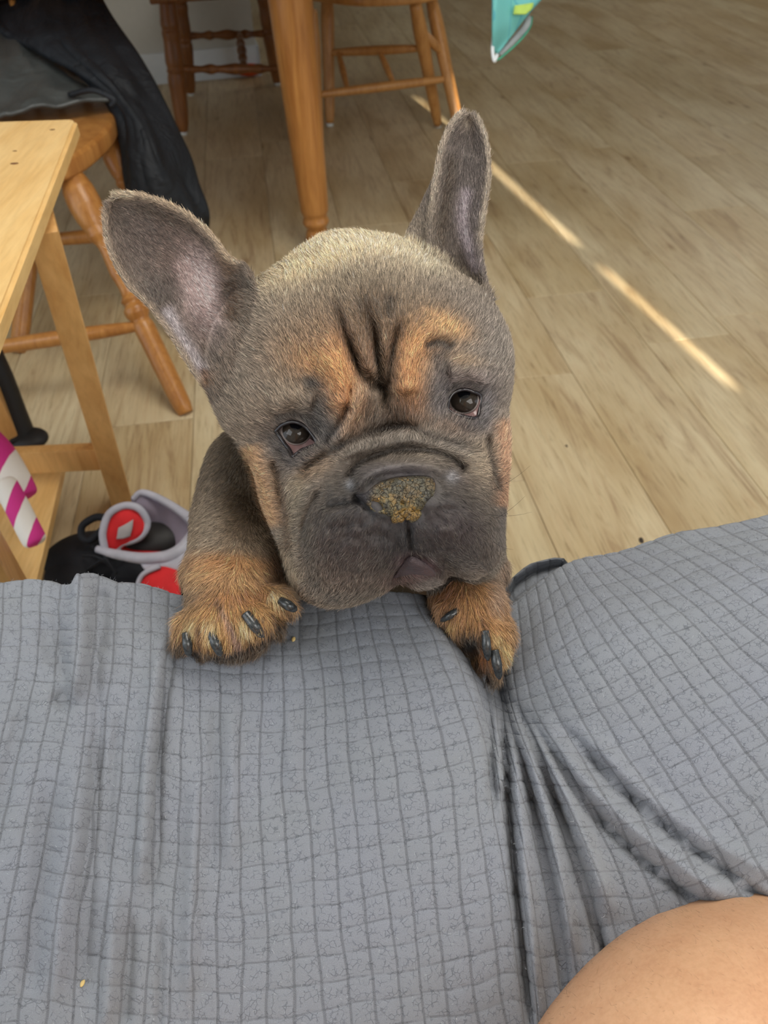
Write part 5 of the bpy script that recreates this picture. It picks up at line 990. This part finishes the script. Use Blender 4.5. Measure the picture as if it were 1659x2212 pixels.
# lower lip, wet
M_LIP = plain('wet_lip', (94, 80, 83), .2, .6, (700, .8), var=.3); G_ = []
lx = np.array([[862, 874, 890, 912, 934], [856, 874, 895, 917, 938], [850, 872, 895, 920, 940]], float); ly = np.array([[1232, 1214, 1203, 1214, 1231], [1240, 1227, 1220, 1227, 1238], [1246, 1241, 1237, 1240, 1243]], float)
lx = cr(cr(lx, 14).T, 30).T; ly = cr(cr(ly, 14).T, 30).T; w_ = headw(lx, ly)+4+6*np.sin(np.linspace(0, np.pi, 14))[:, None]; V, Fc = thick(hp_(lx, ly, w_), .002); obj('lower_lip', V, Fc, M_LIP, dog)
# ---- claws
M_CLAW = NT('claw'); v = M_CLAW.coord(); M_CLAW.set(M_CLAW.ramp(M_CLAW.noise(v, 500, 4), [(.3, tuple(lin(30, 32, 34))), (.7, tuple(lin(66, 70, 72)))]), .22, .6); M_CLAW.bump(M_CLAW.noise(v, 900, 3), .2, .0004); M_CLAW = M_CLAW.m
def claw(a, b, da, db, r, bulge=-.0035):
    da -= .0022; db -= .0022; r *= 1.1; A_, B_ = at(a[0], a[1], da+.0012), at(b[0], b[1], db); M_ = (A_+B_)/2+(CC-(A_+B_)/2)/np.linalg.norm(CC-(A_+B_)/2)*(-bulge)
    P = cr(np.array([A_, M_, B_]), 22); V, Fc = tube(P, np.interp(np.linspace(0, 1, 22), [0, .5, .88, 1], [r*.85, r, r*.72, r*.3])*PXM, 14); obj('claw', V, Fc, M_CLAW, dog)
for a, b, da, db, r in (((402, 1368), (408, 1416), .452, .455, 10), ((456, 1366), (477, 1416), .4435, .4475, 10.5), ((530, 1326), (569, 1376), .4425, .446, 11.5), ((560, 1328), (566, 1352), .449, .449, 10), ((606, 1298), (640, 1318), .452, .455, 10.5),
                        ((990, 1318), (952, 1342), .470, .476, 8), ((1048, 1362), (1054, 1426), .461, .466, 9.5), ((1068, 1404), (1079, 1466), .465, .470, 10.5)): claw(a, b, da, db, r)
# ---- whiskers
wp = []; wd2 = []
for x0, y0, dx, dy in ((1060, 1060, 80, -30), (1070, 1120, 60, -30), (1065, 1170, 40, 30), (1050, 1110, 90, 20), (1030, 1200, 30, 60), (985, 1235, 20, 60), (650, 1220, -60, 30), (700, 1180, -50, 40), (980, 765, 60, -50), (1000, 750, 70, -20), (930, 752, 10, -60), (676, 815, 20, -50), (640, 1120, -40, -10), (960, 1210, -10, 70), (720, 1270, -30, 40)):
    w_ = headw(np.array([x0*1.]), np.array([y0*1.]))[0]; wp.append(hp_(np.array([x0*1.]), np.array([y0*1.]), np.array([w_]))[0]); wd2.append((AX*dx-AU*dy)*SPX-_f*.006)
wp = np.array(wp); wd2 = np.array(wd2); L_ = np.linalg.norm(wd2, axis=1); wk = add_hair('whiskers', wp, wd2/L_[:, None], L_, np.full(len(wp), .00011), np.tile(lin(38, 34, 34), (len(wp), 1)), M_FUR, dog, 6, AU*.25+0*wp)
